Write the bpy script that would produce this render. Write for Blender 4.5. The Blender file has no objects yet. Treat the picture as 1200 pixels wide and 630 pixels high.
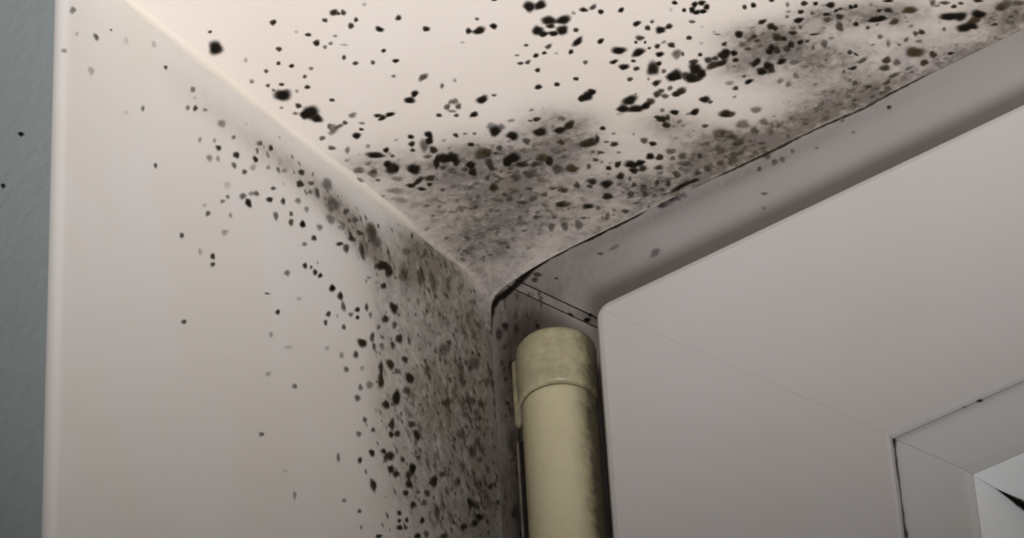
import bpy, bmesh, math, random
from mathutils import Vector, Matrix

random.seed(7)
scene = bpy.context.scene
MM = 0.001

# ---------------------------------------------------------------- camera, world, lights, exposure
cam_data = bpy.data.cameras.new('camera')
cam = bpy.data.objects.new('camera', cam_data)
scene.collection.objects.link(cam)
cam_data.sensor_width = 36.0
cam_data.lens = 4973.1 / 1200 * 36.0
cam_data.clip_start = 0.01
cam.matrix_world = Matrix((
    (0.80761052, 0.39182919, 0.44072116, 0.516971),
    (0.58781663, -0.47494025, -0.65490715, -0.757897),
    (-0.04729552, 0.78797312, -0.61389046, -0.705025),
    (0, 0, 0, 1)))
scene.camera = cam

world = bpy.data.worlds.new('world')
scene.world = world
world.use_nodes = True
bg = world.node_tree.nodes['Background']
bg.inputs['Color'].default_value = (0.95, 0.97, 1.0, 1)
bg.inputs['Strength'].default_value = 0.03

def aim(o, target):
    o.rotation_euler = (Vector(target) - o.location).to_track_quat('-Z', 'Y').to_euler()

lamp_data = bpy.data.lights.new('added_spot', 'SPOT')     # added unseen spot; its cone makes the tone fall off downwards
lamp_data.energy = 69
lamp_data.color = (1.0, 0.96, 0.945)
lamp_data.shadow_soft_size = 0.12
lamp_data.spot_size = math.radians(45.2)
lamp_data.spot_blend = 0.52
lamp = bpy.data.objects.new('added_spot', lamp_data)
scene.collection.objects.link(lamp)
lamp.location = (0.533, -0.59, -0.696)
aim(lamp, (0.079, -0.207, 0.342))

vs = scene.view_settings
vs.view_transform = 'Standard'
vs.look = 'None'
vs.gamma = 1.0
vs.use_curve_mapping = False
vs.exposure = 0.0

# mould colonies as found on each surface, in mm: centre (u, v), two half axes, density, tint (0 black, 1 brown, 2 grey)
CEILING_SPOTS = [
    (4.2,-124.2,1.51,1.23,-1.67,2.05,1,0), (7.0,-129.9,0.50,0.41,-0.41,0.51,0.7,0), (21.6,-122.7,0.67,0.54,-0.71,0.89,0.9,0), (16.4,-113.8,0.67,0.55,-0.62,0.77,0.8,0),
    (12.8,-109.5,0.50,0.41,-0.52,0.65,0.8,0), (14.8,-106.6,0.59,0.48,-0.52,0.65,0.95,0), (8.5,-109.1,0.51,0.41,-0.52,0.65,0.7,0), (3.1,-108.3,0.51,0.41,-0.63,0.79,0.5,0),
    (7.2,-115.8,0.50,0.41,-0.63,0.78,0.25,0), (5.3,-104.4,0.51,0.41,-0.53,0.66,0.6,0), (8.3,-102.6,0.68,0.55,-0.42,0.53,0.8,0), (12.8,-97.6,0.68,0.55,-0.52,0.66,0.85,0),
    (14.8,-101.2,0.51,0.41,-0.52,0.66,0.6,0), (18.0,-102.7,0.51,0.41,-0.52,0.66,0.5,0), (25.5,-113.4,0.67,0.54,-0.51,0.64,0.85,0), (25.2,-109.6,0.75,0.61,-0.71,0.91,0.95,0),
    (32.2,-115.1,0.58,0.47,-0.60,0.77,0.7,0), (35.8,-116.1,0.83,0.68,-0.80,1.02,0.9,0), (36.4,-115.0,0.42,0.34,-0.50,0.64,0.8,0), (37.6,-114.5,0.58,0.47,-0.70,0.90,0.8,0),
    (36.0,-109.3,0.67,0.54,-0.70,0.90,0.85,0), (38.4,-110.3,0.50,0.41,-0.60,0.77,0.8,0), (27.9,-107.2,0.50,0.41,-0.51,0.65,0.5,0), (25.9,-107.0,0.50,0.41,-0.51,0.65,0.5,0),
    (30.5,-108.7,0.50,0.41,-0.40,0.52,0.4,0), (30.2,-104.7,0.84,0.68,-0.30,0.39,0.3,0), (27.2,-100.8,0.51,0.41,-0.61,0.79,0.7,0), (28.1,-97.2,0.67,0.55,-0.51,0.66,0.75,0),
    (31.7,-94.6,0.51,0.41,-0.61,0.79,0.7,0), (43.6,-113.6,0.50,0.41,-0.49,0.64,0.25,0), (23.9,-116.2,0.42,0.34,-0.51,0.64,0.2,0), (47.2,-104.2,0.63,0.52,-0.65,0.85,0.85,0),
    (40.8,-103.7,0.45,1.08,-0.86,0.69,0.95,0), (50.1,-96.4,0.84,0.68,-0.59,0.79,0.9,0), (36.6,-96.5,0.54,0.44,-0.50,0.66,0.85,0), (36.6,-91.4,0.71,0.58,-0.54,0.72,0.95,0),
    (32.5,-87.0,0.51,0.42,-0.47,0.61,0.5,0), (38.2,-81.9,1.53,-0.24,-0.27,1.20,0.7,0), (39.9,-76.1,0.43,0.35,-0.71,0.95,0.5,0), (43.7,-75.7,0.43,0.35,-0.60,0.81,0.3,0),
    (62.3,-91.3,0.50,0.41,-0.43,0.58,0.6,0), (57.9,-88.9,0.67,0.55,-0.68,0.92,0.9,0), (60.1,-87.4,1.64,0.63,-0.67,1.23,1,0), (63.9,-86.4,0.76,0.61,-0.68,0.92,1,0),
    (69.9,-94.3,0.67,0.54,-0.29,0.39,0.8,0), (54.1,-86.3,0.51,0.41,-0.24,0.32,0.3,0), (66.0,-75.2,0.51,0.41,-0.39,0.54,0.7,0), (61.9,-73.5,0.51,0.41,-0.29,0.40,0.5,0),
    (75.4,-86.9,1.25,1.02,-1.14,1.58,1,0), (77.8,-85.5,1.58,0.47,-0.77,1.59,1,0), (76.1,-79.4,1.43,1.16,-1.05,1.46,1,0), (79.1,-77.3,1.73,0.88,-0.91,1.56,1,0),
    (71.7,-78.1,1.09,0.89,-1.15,1.60,1,0), (72.0,-76.0,1.01,0.82,-0.67,0.94,1,0), (74.1,-74.5,1.18,0.96,-0.58,0.80,1,0), (76.6,-74.2,1.68,0.28,-0.67,1.64,1,0),
    (75.2,-77.4,1.01,0.82,-0.57,0.80,0.9,0), (79.3,-72.0,0.84,-0.05,-0.24,0.90,0.8,0), (85.3,-77.1,0.66,0.90,-0.64,0.71,0.9,0), (87.7,-76.4,1.15,0.06,-0.30,0.89,0.7,0),
    (88.2,-73.7,0.67,0.55,-0.56,0.80,0.95,0), (92.6,-71.0,0.97,0.05,-0.29,0.90,0.95,0), (82.6,-77.7,0.50,0.41,-0.47,0.66,0.4,0), (92.8,-64.3,1.20,-0.08,-0.25,0.97,0.95,0),
    (96.2,-62.4,0.51,0.41,-0.43,0.62,0.6,0), (93.9,-61.1,0.68,0.55,-0.60,0.87,0.9,0), (96.0,-58.4,1.34,0.22,-0.53,1.36,1,0), (98.5,-58.2,1.06,0.31,-0.43,0.95,0.9,0),
    (104.7,-64.7,0.64,0.52,-0.48,0.70,0.95,0), (102.5,-63.2,0.42,0.34,-0.46,0.67,0.2,0), (77.0,-68.1,1.86,-0.31,-0.24,1.20,0.98,0), (73.4,-65.9,0.82,0.04,-0.31,0.91,0.9,0),
    (81.7,-64.5,1.05,0.05,-0.32,0.97,0.98,0), (70.2,-71.3,1.21,-0.08,-0.22,0.79,0.7,0), (67.9,-69.9,0.72,0.12,-0.27,0.66,0.85,0), (65.6,-70.4,0.90,0.15,-0.33,0.78,0.9,0),
    (62.5,-69.6,0.95,0.04,-0.26,0.76,0.75,0), (60.8,-70.5,0.76,0.62,-0.39,0.54,0.7,0), (70.2,-67.8,0.42,0.35,-0.29,0.41,0.25,0), (62.6,-65.5,0.54,0.44,-0.59,0.82,0.9,0),
    (73.9,-60.2,0.56,0.46,-0.54,0.77,0.6,0), (68.3,-56.5,0.61,0.50,-0.51,0.72,0.85,0), (63.2,-57.8,0.68,0.56,-0.51,0.72,0.92,0), (58.9,-60.0,1.01,0.45,-0.46,0.83,0.98,0),
    (83.2,-58.6,1.44,1.18,-0.92,1.31,1,0), (86.7,-54.8,1.80,0.29,-0.60,1.53,1,0), (88.5,-58.5,0.42,0.34,-0.38,0.55,0.8,0), (90.2,-59.2,1.02,0.83,-0.57,0.82,0.8,0),
    (90.3,-57.0,0.34,0.28,-0.38,0.55,0.7,0), (79.7,-55.8,1.07,0.31,-0.40,0.84,0.95,0), (80.6,-52.5,1.34,0.51,-0.56,1.11,1,0), (83.8,-52.9,0.54,0.44,-0.42,0.61,0.8,0),
    (82.7,-49.9,0.93,0.35,-0.40,0.78,0.85,0), (79.0,-47.5,0.68,0.56,-0.54,0.78,0.85,1), (89.8,-54.4,0.42,0.35,-0.34,0.49,0.7,0), (91.8,-53.7,0.96,-0.07,-0.24,0.92,0.85,0),
    (90.6,-50.8,0.94,0.76,-0.57,0.83,1,0), (94.0,-54.0,0.89,0.14,-0.24,0.61,0.4,0), (94.9,-51.8,0.76,0.62,-0.66,0.96,0.85,0), (94.0,-48.1,1.02,0.83,-1.13,1.66,0.6,1),
    (86.0,-47.2,1.37,1.11,-1.53,2.22,0.95,0), (88.3,-47.9,0.68,0.56,-0.57,0.83,0.9,0), (87.6,-44.6,0.60,0.49,-0.57,0.84,0.6,0), (88.9,-41.4,2.12,0.08,-0.70,2.19,1,0),
    (83.6,-41.8,1.47,-0.11,-0.24,0.94,0.7,0), (82.8,-44.6,0.34,0.28,-0.38,0.56,0.4,0), (106.7,-59.8,0.59,0.48,-0.73,1.08,1,0), (108.3,-61.0,0.67,0.55,-0.64,0.94,1,0),
    (110.0,-60.4,0.84,0.68,-0.55,0.81,1,0), (110.1,-58.3,0.59,0.48,-0.73,1.08,1,0), (108.5,-57.5,0.76,0.62,-0.55,0.81,1,0), (107.0,-58.3,0.84,0.68,-0.55,0.81,1,0),
    (105.0,-60.9,0.50,0.41,-0.46,0.67,0.9,0), (104.1,-56.0,0.76,0.62,-0.41,0.60,0.6,0), (100.0,-51.3,0.68,0.55,-0.50,0.74,0.9,0), (105.0,-52.7,0.34,0.28,-0.28,0.41,0.2,0),
    (106.4,-47.8,0.76,0.62,-0.24,0.36,0.5,0), (105.7,-43.6,0.98,-0.18,-0.14,0.77,0.8,0), (110.7,-44.4,1.16,0.34,-0.56,1.27,1,0), (98.5,-44.0,0.55,0.44,-0.47,0.69,0.85,0),
    (95.2,-47.1,0.34,0.28,-0.56,0.83,0.7,0), (117.6,-52.2,0.54,0.44,-0.54,0.82,0.85,0), (119.7,-51.3,0.64,0.52,-0.58,0.87,0.95,0), (124.3,-50.0,0.67,0.55,-0.36,0.54,0.9,0),
    (126.6,-46.1,0.51,0.41,-0.54,0.82,0.5,0), (130.1,-43.7,0.81,0.66,-0.53,0.82,0.98,0), (132.3,-41.9,0.59,0.48,-0.44,0.69,0.9,0), (135.0,-39.0,0.84,0.69,-0.71,1.10,1,0),
    (127.7,-41.6,0.68,0.55,-0.54,0.83,0.85,0), (129.7,-39.3,0.51,0.41,-0.45,0.69,0.5,0), (118.0,-44.7,1.19,0.04,-0.28,0.92,0.95,0), (118.8,-41.7,0.85,0.69,-0.76,1.16,0.98,0),
    (119.2,-40.3,0.51,0.41,-0.54,0.83,0.9,0), (125.5,-39.2,1.32,0.21,-0.39,1.07,1,0), (123.9,-42.2,0.47,0.39,-0.36,0.55,0.5,0), (132.3,-36.7,0.85,0.69,-0.44,0.69,0.8,0),
    (135.0,-36.3,0.91,0.03,-0.18,0.62,0.75,0), (136.2,-36.2,0.54,0.44,-0.35,0.55,0.8,0), (131.4,-34.8,1.02,0.83,-0.53,0.83,0.6,1), (134.4,-33.8,0.76,0.62,-0.71,1.11,0.7,0),
    (132.3,-30.5,0.85,0.69,-0.98,1.54,0.8,1), (121.7,-36.1,0.93,0.57,-0.43,0.75,0.95,0), (117.7,-37.2,1.02,0.83,-0.91,1.39,0.85,0), (118.7,-35.6,0.68,0.55,-0.55,0.84,0.8,0),
    (114.4,-34.9,0.68,0.56,-0.73,1.12,0.85,0), (113.1,-33.8,0.85,0.70,-0.74,1.12,0.9,0), (114.8,-33.2,0.85,0.70,-0.92,1.40,0.75,0), (118.8,-32.5,0.77,0.62,-0.73,1.12,0.85,0),
    (117.1,-31.8,0.85,0.70,-0.73,1.12,0.75,0), (121.2,-31.8,0.89,0.26,-0.39,0.92,0.95,0), (122.8,-31.0,0.51,0.42,-0.36,0.56,0.7,0), (125.8,-32.0,1.30,0.80,-0.25,0.44,0.6,0),
    (125.7,-27.4,0.77,0.63,-0.90,1.41,0.5,0), (122.5,-27.8,0.51,0.42,-0.55,0.84,0.4,0), (124.4,-36.7,0.51,0.41,-0.45,0.69,0.5,0), (109.1,-40.4,0.85,0.69,-0.74,1.11,0.5,1),
    (112.1,-41.0,1.91,-0.15,-0.15,0.62,0.5,1), (113.3,-41.3,0.68,0.55,-0.55,0.83,0.5,1), (109.2,-38.2,0.85,0.69,-0.37,0.56,0.45,1), (112.9,-39.5,0.68,0.55,-0.55,0.83,0.4,1),
    (107.7,-32.3,1.40,0.05,-0.38,1.26,0.9,0), (108.8,-32.8,0.60,0.49,-0.56,0.84,0.95,0), (109.6,-29.3,1.03,0.84,-0.84,1.27,0.98,0), (107.3,-28.5,1.20,0.98,-0.84,1.27,1,0),
    (109.7,-27.9,0.69,0.56,-1.12,1.70,0.9,0), (113.3,-28.6,1.32,-0.11,-0.26,1.10,0.98,0), (115.7,-26.1,1.37,0.69,-0.48,0.90,0.45,0), (113.2,-21.5,0.77,0.63,-0.74,1.14,0.45,1),
    (109.8,-19.9,0.69,0.56,-0.65,1.00,0.45,1), (102.4,-27.3,1.24,0.19,-0.33,0.88,0.95,0), (102.6,-29.8,0.43,0.35,-0.38,0.57,0.6,0), (98.2,-27.2,0.69,0.56,-0.57,0.85,0.75,0),
    (94.5,-40.3,1.37,1.12,-1.33,1.96,1,0), (91.8,-38.2,1.37,1.12,-1.14,1.69,1,0), (94.6,-37.6,1.03,0.84,-0.95,1.40,1,0), (98.7,-38.6,1.80,0.28,-0.59,1.55,0.9,0),
    (103.1,-40.1,1.60,0.71,-0.77,1.49,1,0), (105.6,-39.0,0.68,0.56,-0.74,1.12,1,0), (104.4,-36.5,0.68,0.56,-0.56,0.84,0.95,0), (101.1,-37.9,1.64,0.06,-0.39,1.25,0.9,0),
    (90.9,-39.7,0.68,0.56,-0.95,1.40,0.85,2), (99.0,-41.0,0.85,0.70,-0.75,1.12,0.8,0), (95.7,-42.8,1.02,0.83,-0.57,0.84,0.8,0), (104.4,-40.8,1.02,0.83,-0.65,0.97,0.9,0),
    (100.7,-40.4,0.68,0.56,-0.56,0.84,0.8,0), (138.6,-35.1,0.51,0.41,-0.53,0.83,0.95,0), (129.0,-20.4,0.68,0.56,-0.54,0.85,0.7,0), (125.9,-14.7,0.86,0.70,-0.36,0.57,0.7,0),
    (123.6,-14.8,0.43,0.35,-0.46,0.72,0.5,0), (139.7,-34.6,0.51,0.41,-0.49,0.77,0.95,0), (147.3,-31.1,1.01,0.82,-0.35,0.55,0.95,0), (143.5,-29.4,0.59,0.48,-0.38,0.61,0.8,0),
    (145.4,-28.1,0.85,0.69,-0.56,0.89,0.9,0), (149.7,-24.6,1.76,1.28,-0.64,1.08,0.9,1), (141.1,-26.9,2.12,1.08,-0.53,1.04,1,0), (142.7,-26.7,0.85,0.69,-0.44,0.70,1,0),
    (144.2,-23.3,1.36,0.40,-0.44,1.08,0.85,1), (136.1,-28.7,0.68,0.55,-0.50,0.78,0.95,0), (137.7,-25.6,0.51,0.42,-0.44,0.70,0.7,0), (138.3,-20.7,0.68,0.56,-0.53,0.85,0.6,1),
    (138.6,-17.2,0.51,0.42,-0.89,1.42,0.4,0), (155.7,-23.3,0.68,0.55,-0.69,1.12,0.6,1), (158.1,-21.3,1.02,0.83,-0.43,0.70,0.7,0), (159.2,-18.7,0.68,0.55,-0.43,0.70,0.85,0),
    (161.2,-18.6,0.68,0.55,-0.34,0.56,0.7,0), (165.1,-16.7,1.02,0.83,-0.37,0.62,0.95,0), (169.6,-11.1,2.25,0.06,-0.49,1.89,0.6,1), (168.1,-10.7,1.02,0.83,-0.68,1.13,0.6,1),
    (172.7,-9.5,1.19,0.97,-0.67,1.13,0.6,1), (156.2,-16.2,2.03,1.25,-0.78,1.47,1,0), (158.4,-14.4,1.73,0.88,-0.73,1.50,0.95,0), (162.6,-12.2,1.53,1.25,-0.85,1.42,1,0),
    (160.6,-10.9,1.97,0.30,-0.51,1.57,0.9,1), (157.0,-10.0,1.93,0.98,-0.74,1.51,1,0), (159.0,-9.2,1.19,0.97,-0.69,1.14,0.95,0), (163.7,-6.0,0.83,0.51,-0.34,0.65,0.7,0),
    (168.6,-6.0,0.87,0.13,-0.20,0.63,0.5,0), (152.6,-12.7,0.51,0.42,-0.43,0.71,0.5,0), (146.0,-15.9,0.55,0.44,-0.61,0.99,0.7,1), (147.5,-15.4,0.68,0.56,-0.61,0.99,0.85,1),
    (145.1,-12.8,0.86,0.70,-0.35,0.57,0.4,0), (142.9,-15.4,0.94,-0.09,-0.17,0.79,0.55,0), (140.5,-14.9,0.51,0.42,-0.35,0.57,0.45,0), (142.0,-9.8,2.05,1.26,-1.05,1.94,0.9,1),
    (145.2,-6.0,0.86,0.70,-0.71,1.15,0.85,1), (141.8,-4.8,1.10,0.48,-0.51,1.08,0.95,1), (149.0,-3.6,0.80,0.35,-0.29,0.62,0.8,0), (134.7,-11.8,0.94,0.77,-0.72,1.15,0.95,1),
    (132.8,-9.5,1.03,0.84,-0.72,1.15,0.85,1), (136.3,-9.3,0.86,0.70,-0.72,1.15,0.55,1), (129.9,-15.7,1.62,0.04,-0.23,0.80,0.6,1), (129.8,-18.8,0.23,1.05,-0.36,0.26,0.7,0),
    (126.6,-14.6,0.89,0.14,-0.22,0.63,0.8,0), (133.0,-5.4,1.86,0.04,-0.27,0.97,0.55,1), (129.7,-4.2,1.40,0.03,-0.23,0.81,0.5,1), (125.5,-5.8,0.69,0.56,-0.37,0.58,0.5,0),
    (123.5,-9.2,0.69,0.56,-0.55,0.87,0.5,0), (137.4,-5.3,1.34,0.20,-0.22,0.64,0.4,0), (5.9,-99.1,1.97,1.00,-1.39,2.12,1,0), (7.3,-89.2,1.54,1.26,-1.70,2.16,1,0),
    (7.0,-86.3,1.20,0.98,-1.17,1.49,1,0), (5.4,-89.4,1.02,0.84,-1.06,1.35,1,0), (5.3,-102.2,0.42,0.35,-0.42,0.53,0.5,0), (9.7,-98.0,0.42,0.35,-0.52,0.66,0.35,0),
    (6.4,-93.2,0.68,0.56,-0.68,0.86,0.8,0), (2.5,-95.3,0.51,0.42,-0.38,0.48,0.4,0), (3.9,-91.3,0.68,0.56,-0.43,0.54,0.5,0), (14.5,-89.5,0.60,0.49,-0.48,0.62,0.85,0),
    (14.9,-81.4,1.21,0.36,-0.48,0.90,0.5,0), (11.5,-80.2,0.60,0.49,-0.59,0.76,0.7,0), (7.8,-80.3,1.20,0.98,-1.06,1.36,0.6,1), (9.7,-80.1,1.17,0.19,-0.35,0.76,0.6,1),
    (7.6,-81.8,0.51,0.42,-0.64,0.82,0.5,0), (6.1,-79.1,0.69,0.56,-0.64,0.82,0.4,1), (3.1,-79.0,1.03,0.05,-0.36,0.92,0.65,0), (14.8,-77.3,0.69,0.56,-0.38,0.49,0.5,0),
    (13.2,-75.4,0.55,0.45,-0.42,0.55,0.8,0), (10.7,-74.2,1.22,0.36,-0.59,1.12,1,0), (19.9,-77.1,0.86,0.70,-0.52,0.68,0.9,0), (20.2,-75.6,1.26,-0.08,-0.29,0.92,0.98,0),
    (22.6,-75.5,1.21,0.36,-0.47,0.90,1,0), (30.0,-76.8,1.22,0.75,-0.80,1.19,1,0), (32.6,-78.1,1.15,0.19,-0.48,1.09,1,0), (2.6,-74.3,0.86,0.71,-0.58,0.74,0.65,0),
    (5.2,-71.0,0.52,0.42,-0.97,1.25,0.5,0), (-2.5,-75.9,0.69,0.57,-0.43,0.55,0.4,0), (10.3,-68.9,0.52,0.42,-0.64,0.83,0.35,0), (9.6,-64.7,1.99,1.82,-0.77,0.96,1,0),
    (13.0,-64.6,0.66,0.54,-0.68,0.89,0.95,0), (12.9,-61.7,0.52,0.43,-0.53,0.70,0.6,0), (21.3,-64.8,0.69,0.56,-0.63,0.83,0.95,0), (19.8,-62.4,0.69,0.57,-0.74,0.98,0.9,0),
    (18.4,-60.2,0.61,0.50,-0.53,0.70,0.75,0), (38.8,-69.1,0.68,0.56,-0.82,1.10,0.6,1), (35.9,-68.5,0.69,0.56,-0.82,1.10,0.65,1), (38.3,-66.9,0.69,0.56,-0.72,0.96,0.7,1),
    (35.9,-66.3,0.86,0.70,-0.41,0.55,0.5,1), (37.8,-69.6,0.51,0.42,-0.61,0.82,0.5,0), (44.7,-65.2,1.52,0.45,-0.73,1.45,1,0), (48.1,-64.6,0.60,0.49,-0.36,0.49,0.6,0),
    (32.2,-67.1,0.65,0.53,-0.52,0.69,0.8,0), (35.7,-64.2,0.55,0.45,-0.51,0.69,0.7,0), (39.5,-61.7,1.05,0.40,-0.59,1.08,0.98,0), (66.6,-49.1,2.06,0.33,-0.70,1.71,1,0),
    (65.0,-49.1,1.24,-0.09,-0.34,1.25,1,0), (68.6,-49.7,0.86,0.70,-0.69,0.98,1,0), (51.0,-49.8,1.01,0.38,-0.49,0.91,0.85,0), (49.3,-50.4,0.52,0.42,-0.34,0.48,0.6,0),
    (25.5,-62.7,0.86,0.71,-0.84,1.11,1,0), (24.2,-60.6,0.86,0.71,-1.05,1.40,1,0), (22.7,-56.9,0.87,0.71,-0.95,1.26,0.95,0), (21.9,-59.8,1.04,0.85,-1.69,2.24,0.6,2),
    (30.8,-57.9,0.09,1.10,-0.59,0.33,0.9,0), (33.0,-56.8,0.52,0.42,-0.31,0.42,0.4,0), (35.0,-55.4,0.52,0.42,-0.41,0.56,0.5,0), (31.6,-52.3,0.73,0.60,-0.58,0.79,0.9,0),
    (39.8,-52.8,1.21,0.99,-1.34,1.83,1,0), (40.3,-55.1,1.03,0.85,-0.82,1.12,0.5,2), (42.2,-53.1,0.69,0.56,-0.82,1.12,0.5,2), (42.2,-48.4,1.21,0.99,-1.13,1.55,1,0),
    (48.7,-45.1,1.47,1.20,-1.02,1.41,1,0), (53.1,-42.4,1.54,0.44,-0.60,1.24,1,0), (56.2,-42.5,1.75,-0.13,-0.40,1.42,0.98,0), (50.4,-38.0,0.87,0.71,-0.61,0.86,0.8,1),
    (55.9,-33.3,2.33,0.88,-0.89,1.71,0.98,0), (43.7,-44.2,1.07,-0.50,0.00,1.46,0.6,0), (36.5,-46.5,0.69,0.57,-0.83,1.13,0.6,0), (31.6,-47.4,2.22,0.64,-1.10,2.18,0.7,1),
    (33.0,-47.1,0.87,0.71,-1.04,1.42,0.75,1), (22.7,-52.3,1.39,1.14,-1.27,1.70,1,0), (24.6,-51.2,1.39,1.14,-1.27,1.70,1,0), (20.2,-52.1,0.70,0.57,-1.70,2.27,0.95,0),
    (24.2,-48.8,0.70,0.57,-0.84,1.14,0.9,0), (36.6,-40.9,2.13,0.80,-1.09,2.01,1,0), (34.5,-40.4,0.87,0.71,-1.04,1.43,1,0), (26.6,-45.9,1.04,0.86,-0.74,1.00,0.95,0),
    (43.2,-35.5,1.22,1.00,-1.03,1.44,0.6,1), (43.6,-33.8,0.70,0.57,-1.24,1.73,0.85,0), (37.2,-37.2,1.40,1.14,-0.83,1.15,0.8,0), (39.9,-35.1,1.05,0.86,-0.73,1.01,0.7,0),
    (30.9,-43.4,0.87,0.71,-1.05,1.43,0.6,0), (46.3,-27.5,1.40,1.15,-1.03,1.45,0.9,1), (74.2,-40.7,2.06,0.32,-0.75,1.88,1,0), (70.9,-39.0,1.58,0.80,-0.77,1.35,1,0),
    (73.4,-36.9,1.72,1.41,-0.88,1.28,1,0), (76.3,-36.3,1.67,0.06,-0.47,1.42,1,0), (78.3,-36.9,0.86,0.70,-0.78,1.13,0.8,1), (81.1,-38.2,0.86,0.70,-0.78,1.13,0.8,0),
    (82.7,-38.6,0.69,0.56,-0.58,0.84,0.7,0), (82.2,-36.3,0.86,0.70,-0.58,0.85,0.7,1), (85.0,-38.0,1.02,-0.29,-0.11,0.92,0.6,0), (86.3,-35.2,2.13,0.07,-0.41,1.26,0.95,0),
    (84.8,-35.1,0.86,0.70,-0.58,0.85,0.9,0), (83.2,-42.1,0.69,0.56,-0.58,0.84,0.7,0), (88.2,-41.1,1.54,1.26,-0.76,1.12,1,0), (92.2,-36.9,2.15,0.62,-0.56,1.23,0.95,0),
    (62.2,-35.8,0.61,0.50,-0.56,0.80,0.9,0), (60.8,-28.6,0.87,0.71,-0.64,0.92,0.8,0), (59.8,-30.6,0.70,0.57,-0.30,0.43,0.5,0), (56.1,-28.1,0.87,0.71,-0.41,0.58,0.6,0),
    (59.8,-25.1,0.52,0.43,-0.36,0.52,0.4,0), (58.7,-33.3,0.52,0.43,-1.01,1.43,0.7,0), (76.4,-29.1,1.04,0.85,-0.79,1.15,0.98,0), (75.9,-26.4,0.57,1.39,-0.86,0.78,0.95,0),
    (75.8,-30.5,0.69,0.57,-0.49,0.71,0.8,0), (78.0,-28.7,0.52,0.42,-0.78,1.15,0.7,0), (78.4,-31.9,0.52,0.42,-0.59,0.85,0.5,0), (80.5,-29.3,0.95,0.78,-0.62,0.91,1,0),
    (84.6,-26.0,1.30,0.37,-0.54,1.19,1,0), (89.5,-28.6,1.03,0.85,-0.81,1.20,1,0), (90.0,-26.9,0.69,0.56,-0.48,0.71,0.7,0), (90.5,-20.3,1.39,1.13,-0.96,1.44,0.95,0),
    (91.6,-19.3,0.87,0.71,-0.77,1.15,0.7,1), (97.6,-16.7,1.21,0.99,-0.76,1.16,0.5,1), (98.2,-29.9,0.86,0.70,-0.57,0.85,0.4,1), (96.1,-24.5,0.43,0.35,-0.34,0.51,0.4,0),
    (83.6,-19.6,0.73,0.60,-0.49,0.72,0.75,1), (67.8,-24.9,0.87,0.71,-0.70,1.01,0.75,1), (68.8,-22.3,0.87,0.71,-0.56,0.81,0.98,0), (67.1,-28.7,0.35,0.28,-0.30,0.43,0.3,0),
    (80.1,-19.8,0.35,0.28,-0.29,0.43,0.3,0), (84.7,-14.7,1.39,1.14,-1.17,1.75,0.6,1), (86.1,-13.1,1.57,1.28,-0.98,1.46,0.45,1), (86.9,-11.1,1.05,0.86,-0.78,1.17,0.45,1),
    (91.7,-13.9,1.56,1.28,-0.97,1.46,0.5,1), (92.5,-9.7,0.87,0.71,-0.97,1.46,0.45,1), (96.5,-11.3,1.04,0.85,-0.77,1.17,0.5,1), (86.6,-8.2,2.07,-0.63,-0.15,1.27,0.5,1),
    (81.0,-8.7,1.22,1.00,-0.79,1.18,0.5,1), (75.6,-10.3,0.61,0.50,-0.70,1.03,0.6,0), (65.3,-18.4,0.96,0.79,-0.76,1.11,1,0), (67.0,-16.5,0.87,0.72,-0.76,1.11,0.95,0),
    (70.7,-16.7,1.05,0.86,-0.80,1.17,0.6,1), (72.1,-13.2,1.05,0.86,-0.80,1.17,0.55,1), (69.4,-14.0,0.70,0.57,-0.60,0.88,0.5,0), (70.8,-10.1,1.58,1.29,-0.60,0.88,0.55,1),
    (59.6,-18.9,1.58,1.29,-0.91,1.32,0.98,0), (61.8,-18.0,1.05,0.86,-0.71,1.02,1,0), (56.8,-21.2,1.14,-0.10,-0.31,1.14,0.95,0), (2.5,-62.5,1.34,0.82,-0.80,1.17,0.55,1),
    (4.4,-59.1,1.04,0.86,-1.08,1.41,0.55,1), (5.3,-59.8,0.70,0.57,-0.86,1.13,0.5,1), (-0.3,-59.3,0.53,1.39,-1.06,0.87,0.55,1), (3.8,-56.1,0.52,0.43,-0.43,0.57,0.6,0),
    (9.7,-57.8,1.39,1.50,-1.61,1.88,0.95,0), (10.2,-57.1,0.87,0.71,-0.86,1.13,1,0), (9.8,-59.8,0.87,0.71,-0.86,1.12,1,0), (13.9,-53.7,1.39,1.14,-1.39,1.84,1,0),
    (8.2,-53.3,1.22,1.00,-0.65,0.85,0.4,2), (11.7,-49.0,2.39,-0.41,-0.23,0.95,0.9,0), (15.0,-48.1,1.42,0.71,-0.62,1.00,0.95,0), (9.2,-48.7,0.87,0.72,-0.65,0.86,0.95,0),
    (10.5,-45.8,0.87,0.72,-0.54,0.72,0.9,0), (13.3,-46.0,0.61,0.50,-0.54,0.72,0.85,0), (4.6,-49.7,1.75,1.44,-0.87,1.14,0.35,1), (3.6,-45.4,1.23,1.01,-0.87,1.15,0.3,2),
    (20.2,-49.4,0.70,0.57,-0.74,0.99,0.5,0), (21.3,-46.7,1.05,0.86,-0.85,1.14,0.5,2), (25.2,-42.9,0.96,0.79,-1.06,1.43,0.98,0), (26.4,-45.2,0.70,0.57,-0.74,1.00,0.9,0),
    (24.3,-45.1,0.70,0.57,-0.63,0.86,0.5,0), (30.1,-41.2,0.70,0.57,-0.84,1.15,0.6,0), (25.4,-34.0,0.70,0.58,-1.06,1.45,0.6,0), (19.8,-55.6,0.87,0.71,-0.53,0.70,0.6,1),
    (36.5,-32.8,1.40,1.15,-1.26,1.74,0.6,2), (43.5,-33.9,0.87,0.71,-1.03,1.44,0.9,0), (42.6,-36.5,0.87,0.71,-0.83,1.15,0.6,1), (43.3,-29.5,1.40,1.15,-1.24,1.74,0.65,2),
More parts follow.
